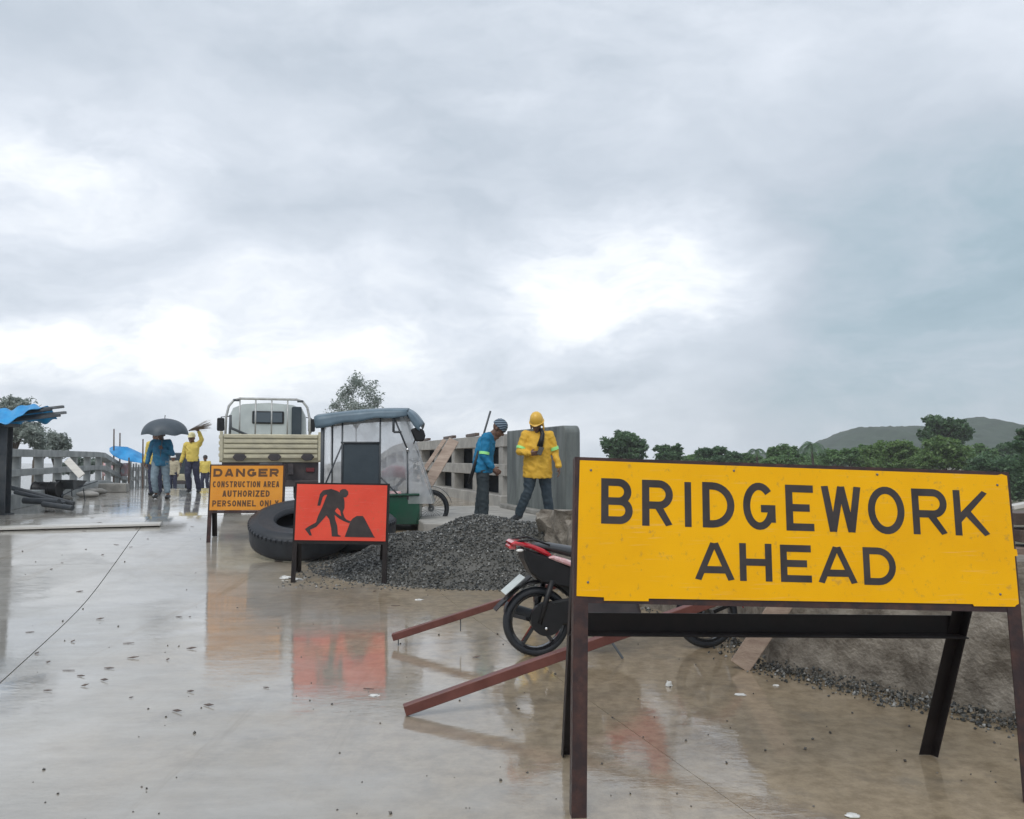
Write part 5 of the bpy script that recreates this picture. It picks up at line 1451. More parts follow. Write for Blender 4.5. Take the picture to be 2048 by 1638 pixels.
def hand(mb, wr, d, pn, curl=0.5, s=1.0, side=1):
    """palm and five fingers; d along the hand, pn out of the palm; the fingers curl towards pn"""
    wr, d, pn = Vector(wr), Vector(d).normalized(), Vector(pn)
    pn = (pn - d * pn.dot(d)).normalized(); x = d.cross(pn) * side
    for o in (-0.024, -0.008, 0.008, 0.024):
        mb.chain([wr, wr + d * 0.045 * s + x * o * 0.8, wr + d * 0.085 * s + x * o], [0.022 * s, 0.019 * s, 0.014 * s], 8)
    for i, (o, ln) in enumerate(((-0.030, 0.062), (-0.010, 0.078), (0.010, 0.084), (0.030, 0.074))):
        p0 = wr + d * 0.085 * s + x * o
        a1 = curl * 0.7; p1 = p0 + (d * math.cos(a1) + pn * math.sin(a1)) * ln * 0.5 * s
        a2 = curl * 1.7; p2 = p1 + (d * math.cos(a2) + pn * math.sin(a2)) * ln * 0.5 * s
        mb.chain([p0, p1, p2], [0.0095 * s, 0.009 * s, 0.0075 * s], 7)
    t0 = wr + d * 0.025 * s + x * 0.024; t1 = t0 + (d * 0.6 + x * 0.7 + pn * 0.3).normalized() * 0.04 * s; t2 = t1 + (d * 0.85 + x * 0.2 + pn * 0.5).normalized() * 0.032 * s
    mb.chain([t0, t1, t2], [0.013 * s, 0.011 * s, 0.009 * s], 7)


BASE = dict(pel=(0, 0, .92), waist=(0, 0, 1.06), chest=(0, 0, 1.27), neck=(0, 0.015, 1.42), head=(0, -0.02, 1.555),
            shL=(-.18, 0.01, 1.365), elL=(-.235, .03, 1.10), wrL=(-.25, -.05, .86),
            shR=(.18, 0.01, 1.365), elR=(.235, .03, 1.10), wrR=(.25, -.05, .86),
            hiL=(-.09, 0, .90), knL=(-.10, -.02, .49), anL=(-.10, .03, .085),
            hiR=(.09, 0, .90), knR=(.10, -.02, .49), anR=(.10, .03, .085),
            toL=(-0.02, -1, 0), toR=(0.02, -1, 0), hdL=(0, -.15, -1), hdR=(0, -.15, -1), pnL=(1, 0, 0), pnR=(-1, 0, 0), curlL=0.5, curlR=0.5)


def person(label, loc, yaw, pose, shirt, trousers, voxel=0.009, scale=1.0, nod=0.0, turn=0.0, hem=-0.10, sleeve=1.0, shoes=('boot', M['boot']),
           loose=1.0, leg_end=0.93, bands=()):
    J = dict(BASE); J.update(pose)
    V = {k: (Vector(v) if isinstance(v, tuple) else v) for k, v in J.items()}
    root = thing('person', label, 'person', loc, yaw)
    root.scale = (scale, scale, scale)
    Mh = Matrix.Translation(V['head']) @ Matrix.Rotation(turn, 4, 'Z') @ Matrix.Rotation(nod, 4, 'X') @ Matrix.Diagonal((1.1, 1.1, 1.08, 1))
    shx = (V['shR'] - V['shL']).normalized(); hix = (V['hiR'] - V['hiL']).normalized()
    # one continuous body
    b = MB()
    b.sphere((0, 0, 0), (1, 1, 1), 16, 12, Mh @ Matrix.Translation((0, 0.012, 0.03)) @ Matrix.Diagonal((0.078, 0.095, 0.09, 1)))
    b.sphere((0, 0, 0), (1, 1, 1), 14, 10, Mh @ Matrix.Translation((0, -0.022, -0.035)) @ Matrix.Diagonal((0.062, 0.068, 0.085, 1)))
    b.sphere((0, 0, 0), (1, 1, 1), 8, 6, Mh @ Matrix.Translation((0, -0.096, -0.018)) @ Matrix.Diagonal((0.016, 0.022, 0.024, 1)))
    b.sphere((0, 0, 0), (1, 1, 1), 8, 6, Mh @ Matrix.Translation((0, -0.083, 0.025)) @ Matrix.Diagonal((0.05, 0.014, 0.012, 1)))
    b.sphere((0, 0, 0), (1, 1, 1), 8, 6, Mh @ Matrix.Translation((0, -0.086, -0.062)) @ Matrix.Diagonal((0.026, 0.012, 0.011, 1)))
    b.sphere((0, 0, 0), (1, 1, 1), 8, 6, Mh @ Matrix.Translation((0, -0.072, -0.10)) @ Matrix.Diagonal((0.028, 0.024, 0.02, 1)))
    for s in (-1, 1): b.sphere((0, 0, 0), (1, 1, 1), 8, 6, Mh @ Matrix.Translation((s * 0.079, 0.015, -0.01)) @ Matrix.Diagonal((0.012, 0.02, 0.032, 1)))
    b.chain([V['neck'] - Vector((0, 0, .05)), V['neck'], lerp(V['neck'], V['head'], 0.75)], [0.07, 0.058, 0.055], 12)
    b.loft([V['pel'] - (V['waist'] - V['pel']) * 0.5, V['pel'], V['waist'], V['chest'], lerp(V['chest'], V['neck'], 0.7)], [(.10, .09), (.155, .11), (.135, .095), (.155, .105), (.09, .07)], shx)
    for s in 'LR':
        b.chain([V['sh' + s], V['el' + s], V['wr' + s]], [.052, .040, .027], 10)
        b.chain([lerp(V['chest'], V['neck'], .6), V['sh' + s]], [.06, .05], 10)
        b.chain([V['hi' + s], V['kn' + s], lerp(V['kn' + s], V['an' + s], .35), V['an' + s]], [.085, .055, .055, .036], 10)
        to = V['to' + s].normalized()
        b.chain([V['an' + s] + Vector((0, 0, -.035)) - to * .035, V['an' + s] + Vector((0, 0, -.045)) + to * .10, V['an' + s] + Vector((0, 0, -.055)) + to * .15], [.036, .030, .02], 8)
        hand(b, V['wr' + s], V['hd' + s], V['pn' + s], J['curl' + s], 1.0, 1 if s == 'L' else -1)
    fuse(b.build('body', M['skin'], root, smooth=True), voxel, 2, 0.4)
    # eyes
    for s in (-1, 1):
        e = MB(); e.sphere((0, 0, 0), (1, 1, 1), 8, 6, Mh @ Matrix.Translation((s * 0.031, -0.080, 0.003)) @ Matrix.Diagonal((0.014, 0.010, 0.008, 1))); e.build('eye', M['black'], root, smooth=True)
    # shirt
    c = MB(); lo = loose
    down = (V['pel'] - V['waist']).normalized()
    c.loft([V['pel'] + down * (-hem), V['pel'], V['waist'], lerp(V['waist'], V['chest'], .6), V['chest'], lerp(V['chest'], V['neck'], .45), lerp(V['chest'], V['neck'], .85), lerp(V['chest'], V['neck'], 1.02)],
           [(.185 * lo, .14 * lo), (.182 * lo, .138 * lo), (.17 * lo, .13 * lo), (.178 * lo, .13 * lo), (.185, .13), (.165, .105), (.085, .075), (.068, .066)], shx, 22)
    for s in 'LR':
        c.chain([lerp(V['chest'], V['neck'], .5), V['sh' + s]], [.085, .075], 12)
        w1 = lerp(V['el' + s], V['wr' + s], .93) if sleeve >= 1 else lerp(V['sh' + s], V['el' + s], .8)
        if sleeve >= 1: c.chain([V['sh' + s], lerp(V['sh' + s], V['el' + s], .5), V['el' + s], w1], [.076, .068, .058, .044], 12)
        else: c.chain([V['sh' + s], w1], [.076, .066], 12)
    crease(fuse(c.build('shirt', shirt, root, smooth=True), max(voxel, .011), 5, 0.5), 0.011, loc[0] * 3)
    # trousers
    c = MB()
    c.loft([V['waist'] * 0.3 + V['pel'] * 0.7, V['pel'], lerp(V['hiL'], V['hiR'], .5) - Vector((0, 0, .06))], [(.15, .115), (.17, .125), (.155, .115)], hix, 18)
    for s in 'LR':
        e = lerp(V['kn' + s], V['an' + s], leg_end)
        c.chain([V['hi' + s], lerp(V['hi' + s], V['kn' + s], .5), V['kn' + s], lerp(V['kn' + s], V['an' + s], .4), e], [.108, .096, .076, .074, .066], 12)
    crease(fuse(c.build('trousers', trousers, root, smooth=True), max(voxel, .011), 4, 0.5), 0.010, loc[0] * 5 + 3)
    for s in 'LR':
        to = V['to' + s].normalized(); a = V['an' + s]; f = MB()
        if shoes[0] == 'boot': f.chain([lerp(a, V['kn' + s], .35), a], [.062, .058], 10)
        f.chain([a + Vector((0, 0, -.028)) - to * .04, a + Vector((0, 0, -.034)) + to * .07, a + Vector((0, 0, -.045)) + to * .15], [.052, .046, .036], 10)
        f.box(a + Vector((0, 0, -.075)) + to * .055, (.085, .085, .02))
        fuse(f.build(shoes[0], shoes[1], root, smooth=True), .011, 3)
    for (s, a0, a1, m) in bands:
        p0, p1 = (V['sh' + s], V['el' + s]) if a1 <= 1 else (V['el' + s], V['wr' + s])
        if a0 > 1: a0 -= 1; a1 -= 1
        q0, q1 = lerp(p0, p1, a0), lerp(p0, p1, a1); bb = MB()
        r0 = .076 if p0 == V['sh' + s] else .066
        bb.tube([q0, q1], [r0 + .004, r0 + .002], 16, cap=True); bb.build('reflective_band', m, root, smooth=True, auto=40)
    return root, Mh


def crease(o, amp, seed):
    """folds of wet cloth"""
    me = o.data; off = Vector((seed, seed * 0.7, 0))
    co = [v.co.copy() for v in me.vertices]; no = [v.normal.copy() for v in me.vertices]; flat = []
    for q, nn in zip(co, no):
        n1 = noise.noise(Vector((q.x * 7, q.y * 7, q.z * 11 + q.x * 6)) + off)
        n2 = noise.noise(Vector((q.x * 16, q.y * 16, q.z * 22 - q.x * 10)) + off)
        flat += list(q + nn * (amp * (1 - 2.2 * abs(n1)) + amp * 0.4 * n2))
    me.vertices.foreach_set('co', flat)
    me.update()


def dome(parent, Mh, name, mat, brim=0.0, peak=0.0, h=1.0, drop=0.0):
    """hard hat, cap or hood over the head"""
    mb = MB()
    T = Mh @ Matrix.Translation((0, 0.012, 0.055 - drop))
    prof = [(0.0, 0.093 * h), (0.03, 0.090 * h), (0.06, 0.078 * h), (0.088, 0.052 * h), (0.103, 0.015), (0.106, -0.02)]
    if brim: prof += [(0.106 + brim, -0.026), (0.106 + brim, -0.031), (0.100, -0.028)]
    prof += [(0.096, -0.02), (0.09, 0.02), (0.0, 0.075 * h)]
    mb.lathe(prof, 26, T @ Matrix.Diagonal((0.92, 1.06, 1.08, 1)), closed=False)
    if peak:
        pts = [(0.085 * math.cos(R(a)), -0.10 * math.sin(R(a)) * 1.02 - (peak if 20 < a < 160 else 0) * math.sin(R(a)), -0.024 - 0.012 * math.sin(R(a))) for a in range(0, 181, 15)]
        inner = [(0.085 * math.cos(R(a)), -0.10 * math.sin(R(a)), -0.016) for a in range(0, 181, 15)]
        n = len(pts); mb.add([T @ Vector(p) for p in pts + inner], [(i, i + 1, n + i + 1, n + i) for i in range(n - 1)])
    return mb.build(name, mat, parent, smooth=True, auto=50)


def crowd():
    S = 0.55
    # --- worker with the yellow hard hat, striding
    p = P(1075, 900, 13.3)
    pose = dict(pel=(0, 0, .90), waist=(0.0, -.01, 1.04), chest=(0, -.03, 1.25), neck=(-.005, -.045, 1.40), head=(-.015, -.10, 1.53),
                shL=(-.185, -.02, 1.345), elL=(-.275, -.08, 1.09), wrL=(-.13, -.22, 1.06), hdL=(1, -.12, .05), pnL=(.1, 1, .3), curlL=.5,
                shR=(.185, -.01, 1.345), elR=(.27, .01, 1.09), wrR=(.33, -.05, .85), hdR=(.1, -.1, -1), pnR=(-1, .2, 0), curlR=.45,
                hiL=(-.085, 0, .88), knL=(-.15, -.03, .47), anL=(-.30, .08, .11), toL=(-.6, -.8, -.1),
                hiR=(.09, 0, .88), knR=(.14, .06, .46), anR=(.20, .16, .10), toR=(.1, -1, 0))
    o, Mh = person('worker in a yellow shirt and yellow hard hat looking at his phone', (p.x, 13.3, S), 0.0, pose, M['yellow_shirt'], M['jeans'], 0.008, nod=R(32), turn=R(-14), hem=-.21,
                   loose=1.22, bands=(('L', .72, .86, M['lime']), ('R', .72, .90, M['lime'])))
    dome(o, Mh, 'hard_hat', M['helmet_yellow'], brim=0.012, peak=0.035, h=1.18)
    mb = MB(); T = Mh
    mb.grid(lambda u, v: T @ Vector((0.098 * math.cos(R(-25 + 230 * u)) , 0.012 + 0.112 * math.sin(R(-25 + 230 * u)), 0.04 - 0.15 * v)), 14, 4); mb.build('neck_flap', M['helmet_yellow'], o, smooth=True, solid=0.004)
    mb = MB(); mb.tube([(.05, -.14, 1.44), (.075, -.17, 1.36), (.06, -.185, 1.28), (.03, -.20, 1.17)], [.03, .034, .04, .05], 10); mb.build('scarf', M['black'], o, smooth=True)
    ph = MB(); ph.box((p.x + .035, 13.3 - .275, S + 1.10), (.075, .010, .15), Matrix.Rotation(R(-30), 3, 'X') @ Matrix.Rotation(R(20), 3, 'Y'))
    po = ph.build('phone', M['black'], bevel=.004); tag(po, "dark phone held at the yellow-shirted worker's chest", 'phone')
    # --- worker in blue, in profile, head bowed
    p = P(966, 900, 13.15)
    pose = dict(pel=(0, 0, .92), waist=(0, -.01, 1.05), chest=(0, -.06, 1.24), neck=(0, -.15, 1.355), head=(0, -.245, 1.44),
                shL=(-.16, -.08, 1.30), elL=(-.20, -.05, 1.03), wrL=(-.17, -.18, .84), hdL=(.1, -.8, -.5), pnL=(.7, -.3, -.4), curlL=.6,
                shR=(.16, -.08, 1.30), elR=(.21, -.02, 1.03), wrR=(.20, -.12, .82), hdR=(-.1, -.7, -.6), pnR=(-.7, -.3, -.3), curlR=.6,
                knL=(-.10, -.03, .49), anL=(-.10, -.03, .085), knR=(.10, .03, .49), anR=(.10, .09, .085))
    o, Mh = person('worker in a blue shirt and striped cap with bowed head beside the parapet', (p.x, 13.15, S), R(82), pose, M['blue_shirt'], M['dark_cloth'], 0.008, nod=R(44), hem=-.15, loose=1.1,
                   bands=(('L', .80, .95, M['lime']), ('R', .80, .95, M['lime'])))
    dome(o, Mh, 'knit_cap', M['striped'], h=1.1, drop=0.012)
    mb = MB(); mb.loft([(0, -.05, 1.345), (0, -.02, 1.31)], [(.08, .05), (.09, .06)], n=14); mb.build('collar', M['dark_cloth'], o, smooth=True)
    u = thing('folded_umbrella', 'dark folded umbrella slung over the back of the blue-shirted worker', 'umbrella', (p.x - .18, 13.0, S + .72))
    a, b = P(938, 968, 12.98), P(981, 822, 13.02)
    mb = MB(); mb.tube([a, a.lerp(b, .5)], [.03, .022], 10); mb.build('furled_cloth', M['black'], u, smooth=True, world_=True)
    mb = MB(); mb.tube([a.lerp(b, .5), b], .016, 8); mb.build('shaft', M['dark_steel'], u, smooth=True, world_=True)
    # --- man with the umbrella
    p = P(322, 900, 20.7); zz = zr(p.x, 20.7)
    pose = dict(elR=(.28, -.02, 1.09), wrR=(.10, -.22, 1.18), hdR=(-.2, -.2, 1), pnR=(-.3, -1, 0), curlR=1.1,
                shL=(-.185, .01, 1.365), elL=(-.29, .03, 1.10), wrL=(-.30, -.06, .86),
                knL=(-.10, -.14, .50), anL=(-.07, -.06, .10), knR=(.13, .02, .50), anR=(.20, -.02, .085), hiL=(-.1, 0, .90), hiR=(.1, 0, .90))
    o, Mh = person('man in a blue shirt walking under a dark umbrella', (p.x, 20.7, zz), 0.05, pose, M['blue_shirt2'], M['grey_trousers'], 0.011, scale=1.0, hem=-.12, loose=1.06, leg_end=.75, shoes=('shoe', M['boot']))
    dome(o, Mh, 'hair', M['hair'], h=1.0, drop=0.005)
    um = thing('umbrella', 'open dark umbrella held by the man in blue', 'umbrella', (p.x + .10, 20.45, zz + 1.1))
    c = P(330, 860, 20.5); rr = 0.565; hgt = 0.44
    ax = Vector((0.03, -0.10, 1)).normalized(); T = mat_from(c, ax.cross(Vector((0, 1, 0))) * -1, Vector((0, 1, 0)))
    q = ax.rotation_difference(Vector((0, 0, 1))).inverted().to_matrix().to_4x4(); T = Matrix.Translation(c) @ q
    inv = um.matrix_basis.inverted()
    tips = 8
    def can(u, v):
        a = 2 * math.pi * u; sc = 1 - 0.085 * (0.5 - 0.5 * math.cos(a * tips)) * v ** 2
        r = rr * math.sin(v * R(82)) / math.sin(R(82)) * sc
        z = hgt * (math.cos(v * R(82)) - math.cos(R(82))) - 0.10 + 0.03 * (0.5 - 0.5 * math.cos(a * tips)) * v ** 2
        return inv @ (T @ Vector((r * math.cos(a), r * math.sin(a), z)))
    mb = MB(); mb.grid(can, 64, 10); mb.build('canopy', M['umbrella'], um, smooth=True)
    mb = MB(); mb.tube([inv @ (T @ Vector((0, 0, .44 - .1 + .02))), inv @ Vector((p.x + .085, 20.46, zz + 1.02))], .009, 8); mb.build('shaft', M['dark_steel'], um)
    for i in range(tips):
        a = 2 * math.pi * i / tips
        mb = MB(); mb.tube([can(i / tips, v / 6) - Vector((0, 0, .012)) for v in range(7)], .004, 5); mb.build('rib', M['dark_steel'], um)
    # --- broom carrier
    p = P(385, 900, 24.3); zz = zr(p.x, 24.3)
    pose = dict(shR=(.18, .01, 1.375), elR=(.27, -.06, 1.52), wrR=(.20, -.12, 1.73), hdR=(-.3, -.1, 1), pnR=(0, -1, .2), curlR=1.1,
                elL=(-.25, .03, 1.11), wrL=(-.30, -.05, .87), knL=(-.09, -.10, .50), anL=(-.06, -.02, .10), knR=(.12, .02, .49), anR=(.17, .10, .085), head=(-.03, -.02, 1.55))
    o, Mh = person('man in a yellow shirt and dark trousers carrying a broom on his shoulder', (p.x, 24.3, zz), 0.05, pose, M['pale_yellow_shirt'], M['navy'], 0.011, hem=-.03, loose=1.0, scale=1.0)
    dome(o, Mh, 'cap', M['cap_pale'], peak=.05, h=1.1)
    br = thing('broom', 'stiff straw broom held up beside the umbrella', 'broom', (p.x + .2, 24.15, zz + 1.7))
    a, m_, b = Vector((p.x + .16, 24.18, zz + 1.80)), P(378, 861, 24.1), P(422, 849, 24.0)
    inv = br.matrix_basis.inverted(); rnd = random.Random(3)
    mb = MB(); mb.tube([inv @ (a - (m_ - a) * .6), inv @ a, inv @ m_], .013, 6); mb.build('handle', M['wood'], br)
    mb = MB(); d = (b - m_); 
    for i in range(90):
        e = m_ + d * rnd.uniform(.75, 1.02) + Vector((rnd.gauss(0, .02), rnd.gauss(0, .05), rnd.gauss(0, .055))) * 1.3
        mb.tube([inv @ (m_ + Vector((rnd.gauss(0, .004), rnd.gauss(0, .008), rnd.gauss(0, .008)))), inv @ e], [.004, .0025], 3)
    mb.build('bristles', M['broom'], br)
    # --- far man in yellow, hidden man, man in the white helmet
    p = P(411, 900, 40); zz = zr(p.x, 40)
    o, Mh = person('distant man in a yellow shirt just left of the truck', (p.x, 40, zz), 0.1, dict(knL=(-.10, -.08, .50), anR=(.12, .10, .09)), M['pale_yellow_shirt'], M['navy'], 0.014, hem=-.04)
    dome(o, Mh, 'hair', M['hair'])
    p = P(312, 900, 22.6); zz = zr(p.x, 22.6)
    o, Mh = person('man in yellow almost hidden behind the man with the umbrella', (p.x, 22.6, zz), 0.0, dict(elL=(-.25, .02, 1.10), wrL=(-.26, -.05, .87)), M['pale_yellow_shirt'], M['navy'], 0.012)
    dome(o, Mh, 'hair', M['hair'])
    p = P(347, 900, 37.0); zz = zr(p.x, 37.0)
    o, Mh = person('man in a white helmet and beige shirt before the dark covered truck', (p.x, 37.0, zz), 0.0, {}, M['beige_shirt'], M['navy'], 0.014)
    dome(o, Mh, 'hard_hat', M['helmet_white'], brim=.012)


crowd()


# ------------------------------------------------------------------ things on the left of the bridge
def left_side():
    rnd = random.Random(14)
    # steel column and rack of bars under the tarpaulin
    b = P(6, 1008, 15.0); b.z = zr(b.x, b.y)
    t = thing('steel_column', 'dark steel column at the left edge carrying the bars and tarpaulin', 'column', b)
    mb = MB(); mb.box((0, 0, .77), (.012, .17, 1.54)); mb.box((0, -.085, .77), (.17, .012, 1.54)); mb.box((0, .085, .77), (.17, .012, 1.54)); mb.build('shaft', M['dark_steel'], t)
    mb = MB(); mb.box((0, 0, .012), (.26, .26, .024)); mb.build('base_plate', M['dark_steel'], t)
    mb = MB(); mb.box((0, 0, 1.57), (.24, .5, .06)); mb.build('head_plate', M['dark_steel'], t, bevel=.006)
    zt = b.z + 1.60
    labs = ['lowest of the bars', 'longest bar, second from the bottom', 'short third bar from the bottom', 'topmost bar']
    rows = [(-0.10, .0, .03), (.0, .0, .085), (-.06, .0, .14), (.03, .02, .19)]
    e0 = P(128, 838, 14.9)
    for i, (dy, dz, z) in enumerate(rows):
        x1 = e0.x - (0.05, .0, .22, .06)[i]
        a = Vector((-12.2, b.y + dy, zt + z - .06)); c = Vector((x1, b.y + dy - .05, zt + z + .11))
        # bars slope upwards over the column head
        h = Vector((b.x, b.y + dy, zt + z)); d = (c - h); a = h - d * 1.6
        mb = MB(); mb.bar(a, c, .07, .045)
        o = mb.build('steel_bar', M['steel'] if i % 2 else M['dark_steel'], bevel=.004)
        tag(o, labs[i] + ' jutting from under the left blue tarpaulin', 'steel bar', 'bundle of bars at the left edge')
    tp = b + Vector((0, 0, 0))
    def tf(u, v):
        x = P(-90, 900, 14.7).x + u * (P(66, 900, 14.7).x - P(-90, 900, 14.7).x)
        sl = (x - b.x) * .10
        prof = math.sin(min(1.0, v) * math.pi)
        y = b.y - .42 + v * .9
        z = zt + .27 + sl + .035 * math.sin(u * 15 + v * 5) - (.56 - .40 * u) * (max(0, .45 - v) / .45) ** 1.1 - .25 * (max(0, v - .6) / .4) ** 1.3
        return Vector((x, y + .03 * math.sin(u * 17), z + .02 * math.sin(u * 33 + v * 9)))
    mb = MB(); mb.grid(tf, 40, 16); o = mb.build('tarpaulin', M['tarp'], smooth=True, solid=.006); tag(o, 'bright blue tarpaulin over the bars at the left edge', 'tarpaulin')
    # dark pipes on the deck
    for i, (x0, y0, x1, y1, r, lab) in enumerate(((20, 975, 148, 995, .045, 'longest dark pipe on the deck at left, its end nearest the wheelbarrow'), (30, 984, 130, 994, .04, 'dark pipe lying just below the longest one'), (48, 1001, 118, 991, .06, 'thick dark pipe lying crosswise under the other pipes'), (86, 1008, 146, 1003, .05, 'short dark pipe nearest the camera in the pipe pile'))):
        Y = 16.2 - i * .2; a, c = P(x0, y0, Y + .15), P(x1, y1, Y)
        a.z = max(a.z, zr(a.x, a.y) + r); c.z = max(zr(c.x, c.y) + r, c.z - .12)
        mb = MB(); mb.tube([a, c], r, 12); o = mb.build('steel_pipe', M['dark_steel'], smooth=True, auto=40); tag(o, lab, 'pipe', 'pipes on the deck')
    # lying drum
    c = P(94, 965, 19.0); c.z = zr(c.x, c.y) + .30
    t = thing('oil_drum', 'black drum lying on its side by the left railing', 'drum', c)
    m = Matrix.Rotation(math.pi / 2, 4, 'Y') @ Matrix.Translation((0, 0, -.28))
    mb = MB(); mb.lathe([(0, 0), (.17, 0), (.175, .02), (.16, .03), (.16, .18), (.172, .19), (.16, .2), (.16, .36), (.172, .37), (.16, .38), (.16, .53), (.175, .54), (.17, .56), (0, .56)], 24, m, closed=False); mb.build('drum_shell', M['black'], t, smooth=True, auto=40)
    t.location.z = zr(c.x, c.y) + .175 + .12
    mb = MB(); mb.box((0, 0, -.235), (.5, .3, .12)); mb.build('chock', M['concrete'], t, bevel=.01)
    # wheelbarrow seen end on, a pale board in it
    c = P(143, 985, 19.5); c.z = zr(c.x, c.y)
    t = thing('wheelbarrow', 'dark wheelbarrow standing on the deck with a pale board in it', 'wheelbarrow', c, R(-6)); t.scale = (.72, .72, .8)
    mb = MB(); mb.add([(-.30, -.4, .62), (.30, -.4, .62), (.24, .42, .58), (-.24, .42, .58), (-.19, -.2, .36), (.19, -.2, .36), (.14, .22, .36), (-.14, .22, .36)],
                      [(4, 5, 6, 7), (0, 1, 5, 4), (1, 2, 6, 5), (2, 3, 7, 6), (3, 0, 4, 7)]); mb.build('tray', M['dark_steel'], t, solid=.012)
    for s in (-1, 1):
        mb = MB(); mb.tube([(s * .07, -.62, .17), (s * .16, -.1, .35), (s * .27, .95, .55)], .018, 8); mb.build('handle', M['dark_steel'], t)
        mb = MB(); mb.tube([(s * .2, .30, .36), (s * .22, .38, .0)], .016, 8); mb.build('leg', M['dark_steel'], t)
    m = Matrix.Translation((0, -.6, .17)) @ Matrix.Rotation(math.pi / 2, 4, 'Y')
    mb = MB(); mb.lathe([(.05, -.03), (.14, -.04), (.17, -.02), (.17, .02), (.14, .04), (.05, .03)], 20, m); mb.build('wheel', M['rubber'], t, smooth=True, auto=45)
    a, b2 = P(164, 952, 19.4), P(134, 920, 19.6)
    mb = MB(); mb.bar(a, b2, .16, .03, up=(0.2, -1, .3)); o = mb.build('wooden_board', M['wood_pale'], bevel=.003); tag(o, 'pale board sticking up out of the wheelbarrow', 'board')
    # cement bags and broken concrete along the left kerb
    def bag(label, px, Y, s, m, rz):
        p = P(px, 950, Y); p.z = zr(p.x, p.y) + .075 * s
        mb = MB(); mb.sphere(p, (.30 * s, .2 * s, .085 * s), 18, 10, None)
        q = Matrix.Rotation(rz, 4, 'Z'); mb.v = [p + q.to_3x3() @ (v - p) for v in mb.v]
        for i, v in enumerate(mb.v): mb.v[i] = v + Vector((0, 0, noise.noise(v * 6) * .03))
        o = mb.build('cement_bag', m, smooth=True); tag(o, label, 'bag', 'bags along the left kerb')
    bag('pale cement bag on the deck between the drum and the wheelbarrow', 118, 19.6, 1.0, M['concrete_pale'], .3)
    bag('pale cement bag just right of the wheelbarrow', 176, 21.5, 1.0, M['concrete_pale'], -.2)
    bag('grey cement bag third from the wheelbarrow along the left kerb', 190, 23, 1.1, M['concrete'], .2)
    bag('pale lumpy bag at the left end of the low concrete block', 203, 25, 1.0, M['concrete_pale'], .5)
    p = P(228, 962, 24.5); p.z = zr(p.x, p.y)
    mb = MB(); mb.box(p + Vector((0, 0, .13)), (.75, .4, .26), Matrix.Rotation(.25, 3, 'Z')); o = mb.build('concrete_block', M['concrete'], bevel=.02); tag(o, 'low concrete block lying below the far blue tarpaulin', 'block')
    # shelter of poles with the second tarpaulin
    for px, Y, top, lab in ((228, 30, 858, 'tall thin pole at the left end of the far blue tarpaulin'), (240, 31, 866, 'thinner pole just right of the tallest one by the far tarpaulin'), (286, 29.5, 878, 'pole at the right end of the far blue tarpaulin'), (258, 29.5, 915, 'short pole holding up the middle of the far tarpaulin')):
        a = P(px, 950, Y); a.z = zr(a.x, Y); c = P(px, top, Y)
        mb = MB(); mb.tube([a, c], [.032, .022], 8); o = mb.build('wooden_pole', M['wood_dark'], smooth=True, auto=40); tag(o, lab, 'pole', 'poles of the far shelter')
    def t2(u, v):
        px = 219 + u * 66; ys = [(0, 896), (.12, 892), (.55, 894), (.8, 903), (1, 912)]
        for (a, ya), (b_, yb) in zip(ys[:-1], ys[1:]):
            if a <= u <= b_: top = ya + (yb - ya) * (u - a) / (b_ - a)
        bot = 912 + 14 * u ** .5 - (10 * (1 - u) ** 4)
        return P(px, top + (bot - top) * v, 30.4 - .8 * v + .08 * math.sin(u * 13 + v * 4))
    mb = MB(); mb.grid(t2, 24, 8); mb.grid(lambda u, v: t2(u, 0) + Vector((0, 1.4 * v, -.25 * v)), 24, 3); o = mb.build('tarpaulin', M['tarp'], smooth=True, solid=.008); tag(o, 'blue tarpaulin strung on poles on the far part of the bridge', 'tarpaulin')
    a, c = P(206, 926, 31), P(257, 952, 31)
    t = thing('banner', 'faded pinkish printed banner below the far blue tarpaulin', 'banner', (a.x, 31, zr(a.x, 31)))
    mb = MB(); mb.grid(lambda u, v: Vector((a.x + (c.x - a.x) * u, 31 + .03 * math.sin(u * 12), c.z + (a.z - c.z) * v)), 14, 4); mb.build('sheet', M['banner'], t, smooth=True, world_=True, solid=.004)
    for x in (a.x, c.x):
        mb = MB(); mb.bar((x, 31.03, zr(x, 31)), (x, 31.03, a.z + .05), .05, .05); mb.build('stake', M['wood'], t, world_=True)
    names = ['first', 'second', 'third', 'fourth', 'fifth', 'sixth', 'seventh', 'eighth']
    for i in range(8):
        px = 262 + i * 5.2; a = P(px, 950, 31.5); a.z = zr(a.x, 31.5); top = P(px, 924 + rnd.uniform(-4, 6), 31.5)
        mb = MB(); mb.bar(a, top, .045, .04); o = mb.build('white_stake', M['galv'], bevel=.004)
        tag(o, names[i] + ' white stake from the left in the row under the far tarpaulin', 'stake', 'white stakes below the far tarpaulin')
    # small covered truck far down the bridge
    c = P(348, 950, 41); c.z = zr(c.x, 41)
    t = thing('covered_truck', 'small truck with a dark canvas cover far along the bridge', 'truck', c, RYAW)
    mb = MB(); mb.box((0, .9, 1.32), (1.42, 1.8, 1.06)); mb.build('canvas_cover', M['dark_panel'], t, bevel=.06)
    mb = MB(); mb.box((0, -.02, .66), (1.35, .06, .34)); tg = mb.build('tailgate', M['truck_cream'], t, bevel=.01)
    for i in range(3):
        mb = MB(); mb.box((0, -.055, .56 + i * .1), (1.3, .02, .06)); mb.build('rib', M['truck_cream'], tg, bevel=.008)
    mb = MB(); mb.box((0, 1.4, .5), (1.3, 2.9, .16)); mb.build('chassis', M['dirty_black'], t)
    mb = MB(); mb.box((0, 2.4, 1.0), (1.38, 1.1, .95)); mb.build('cab', M['truck_white'], t, bevel=.12)
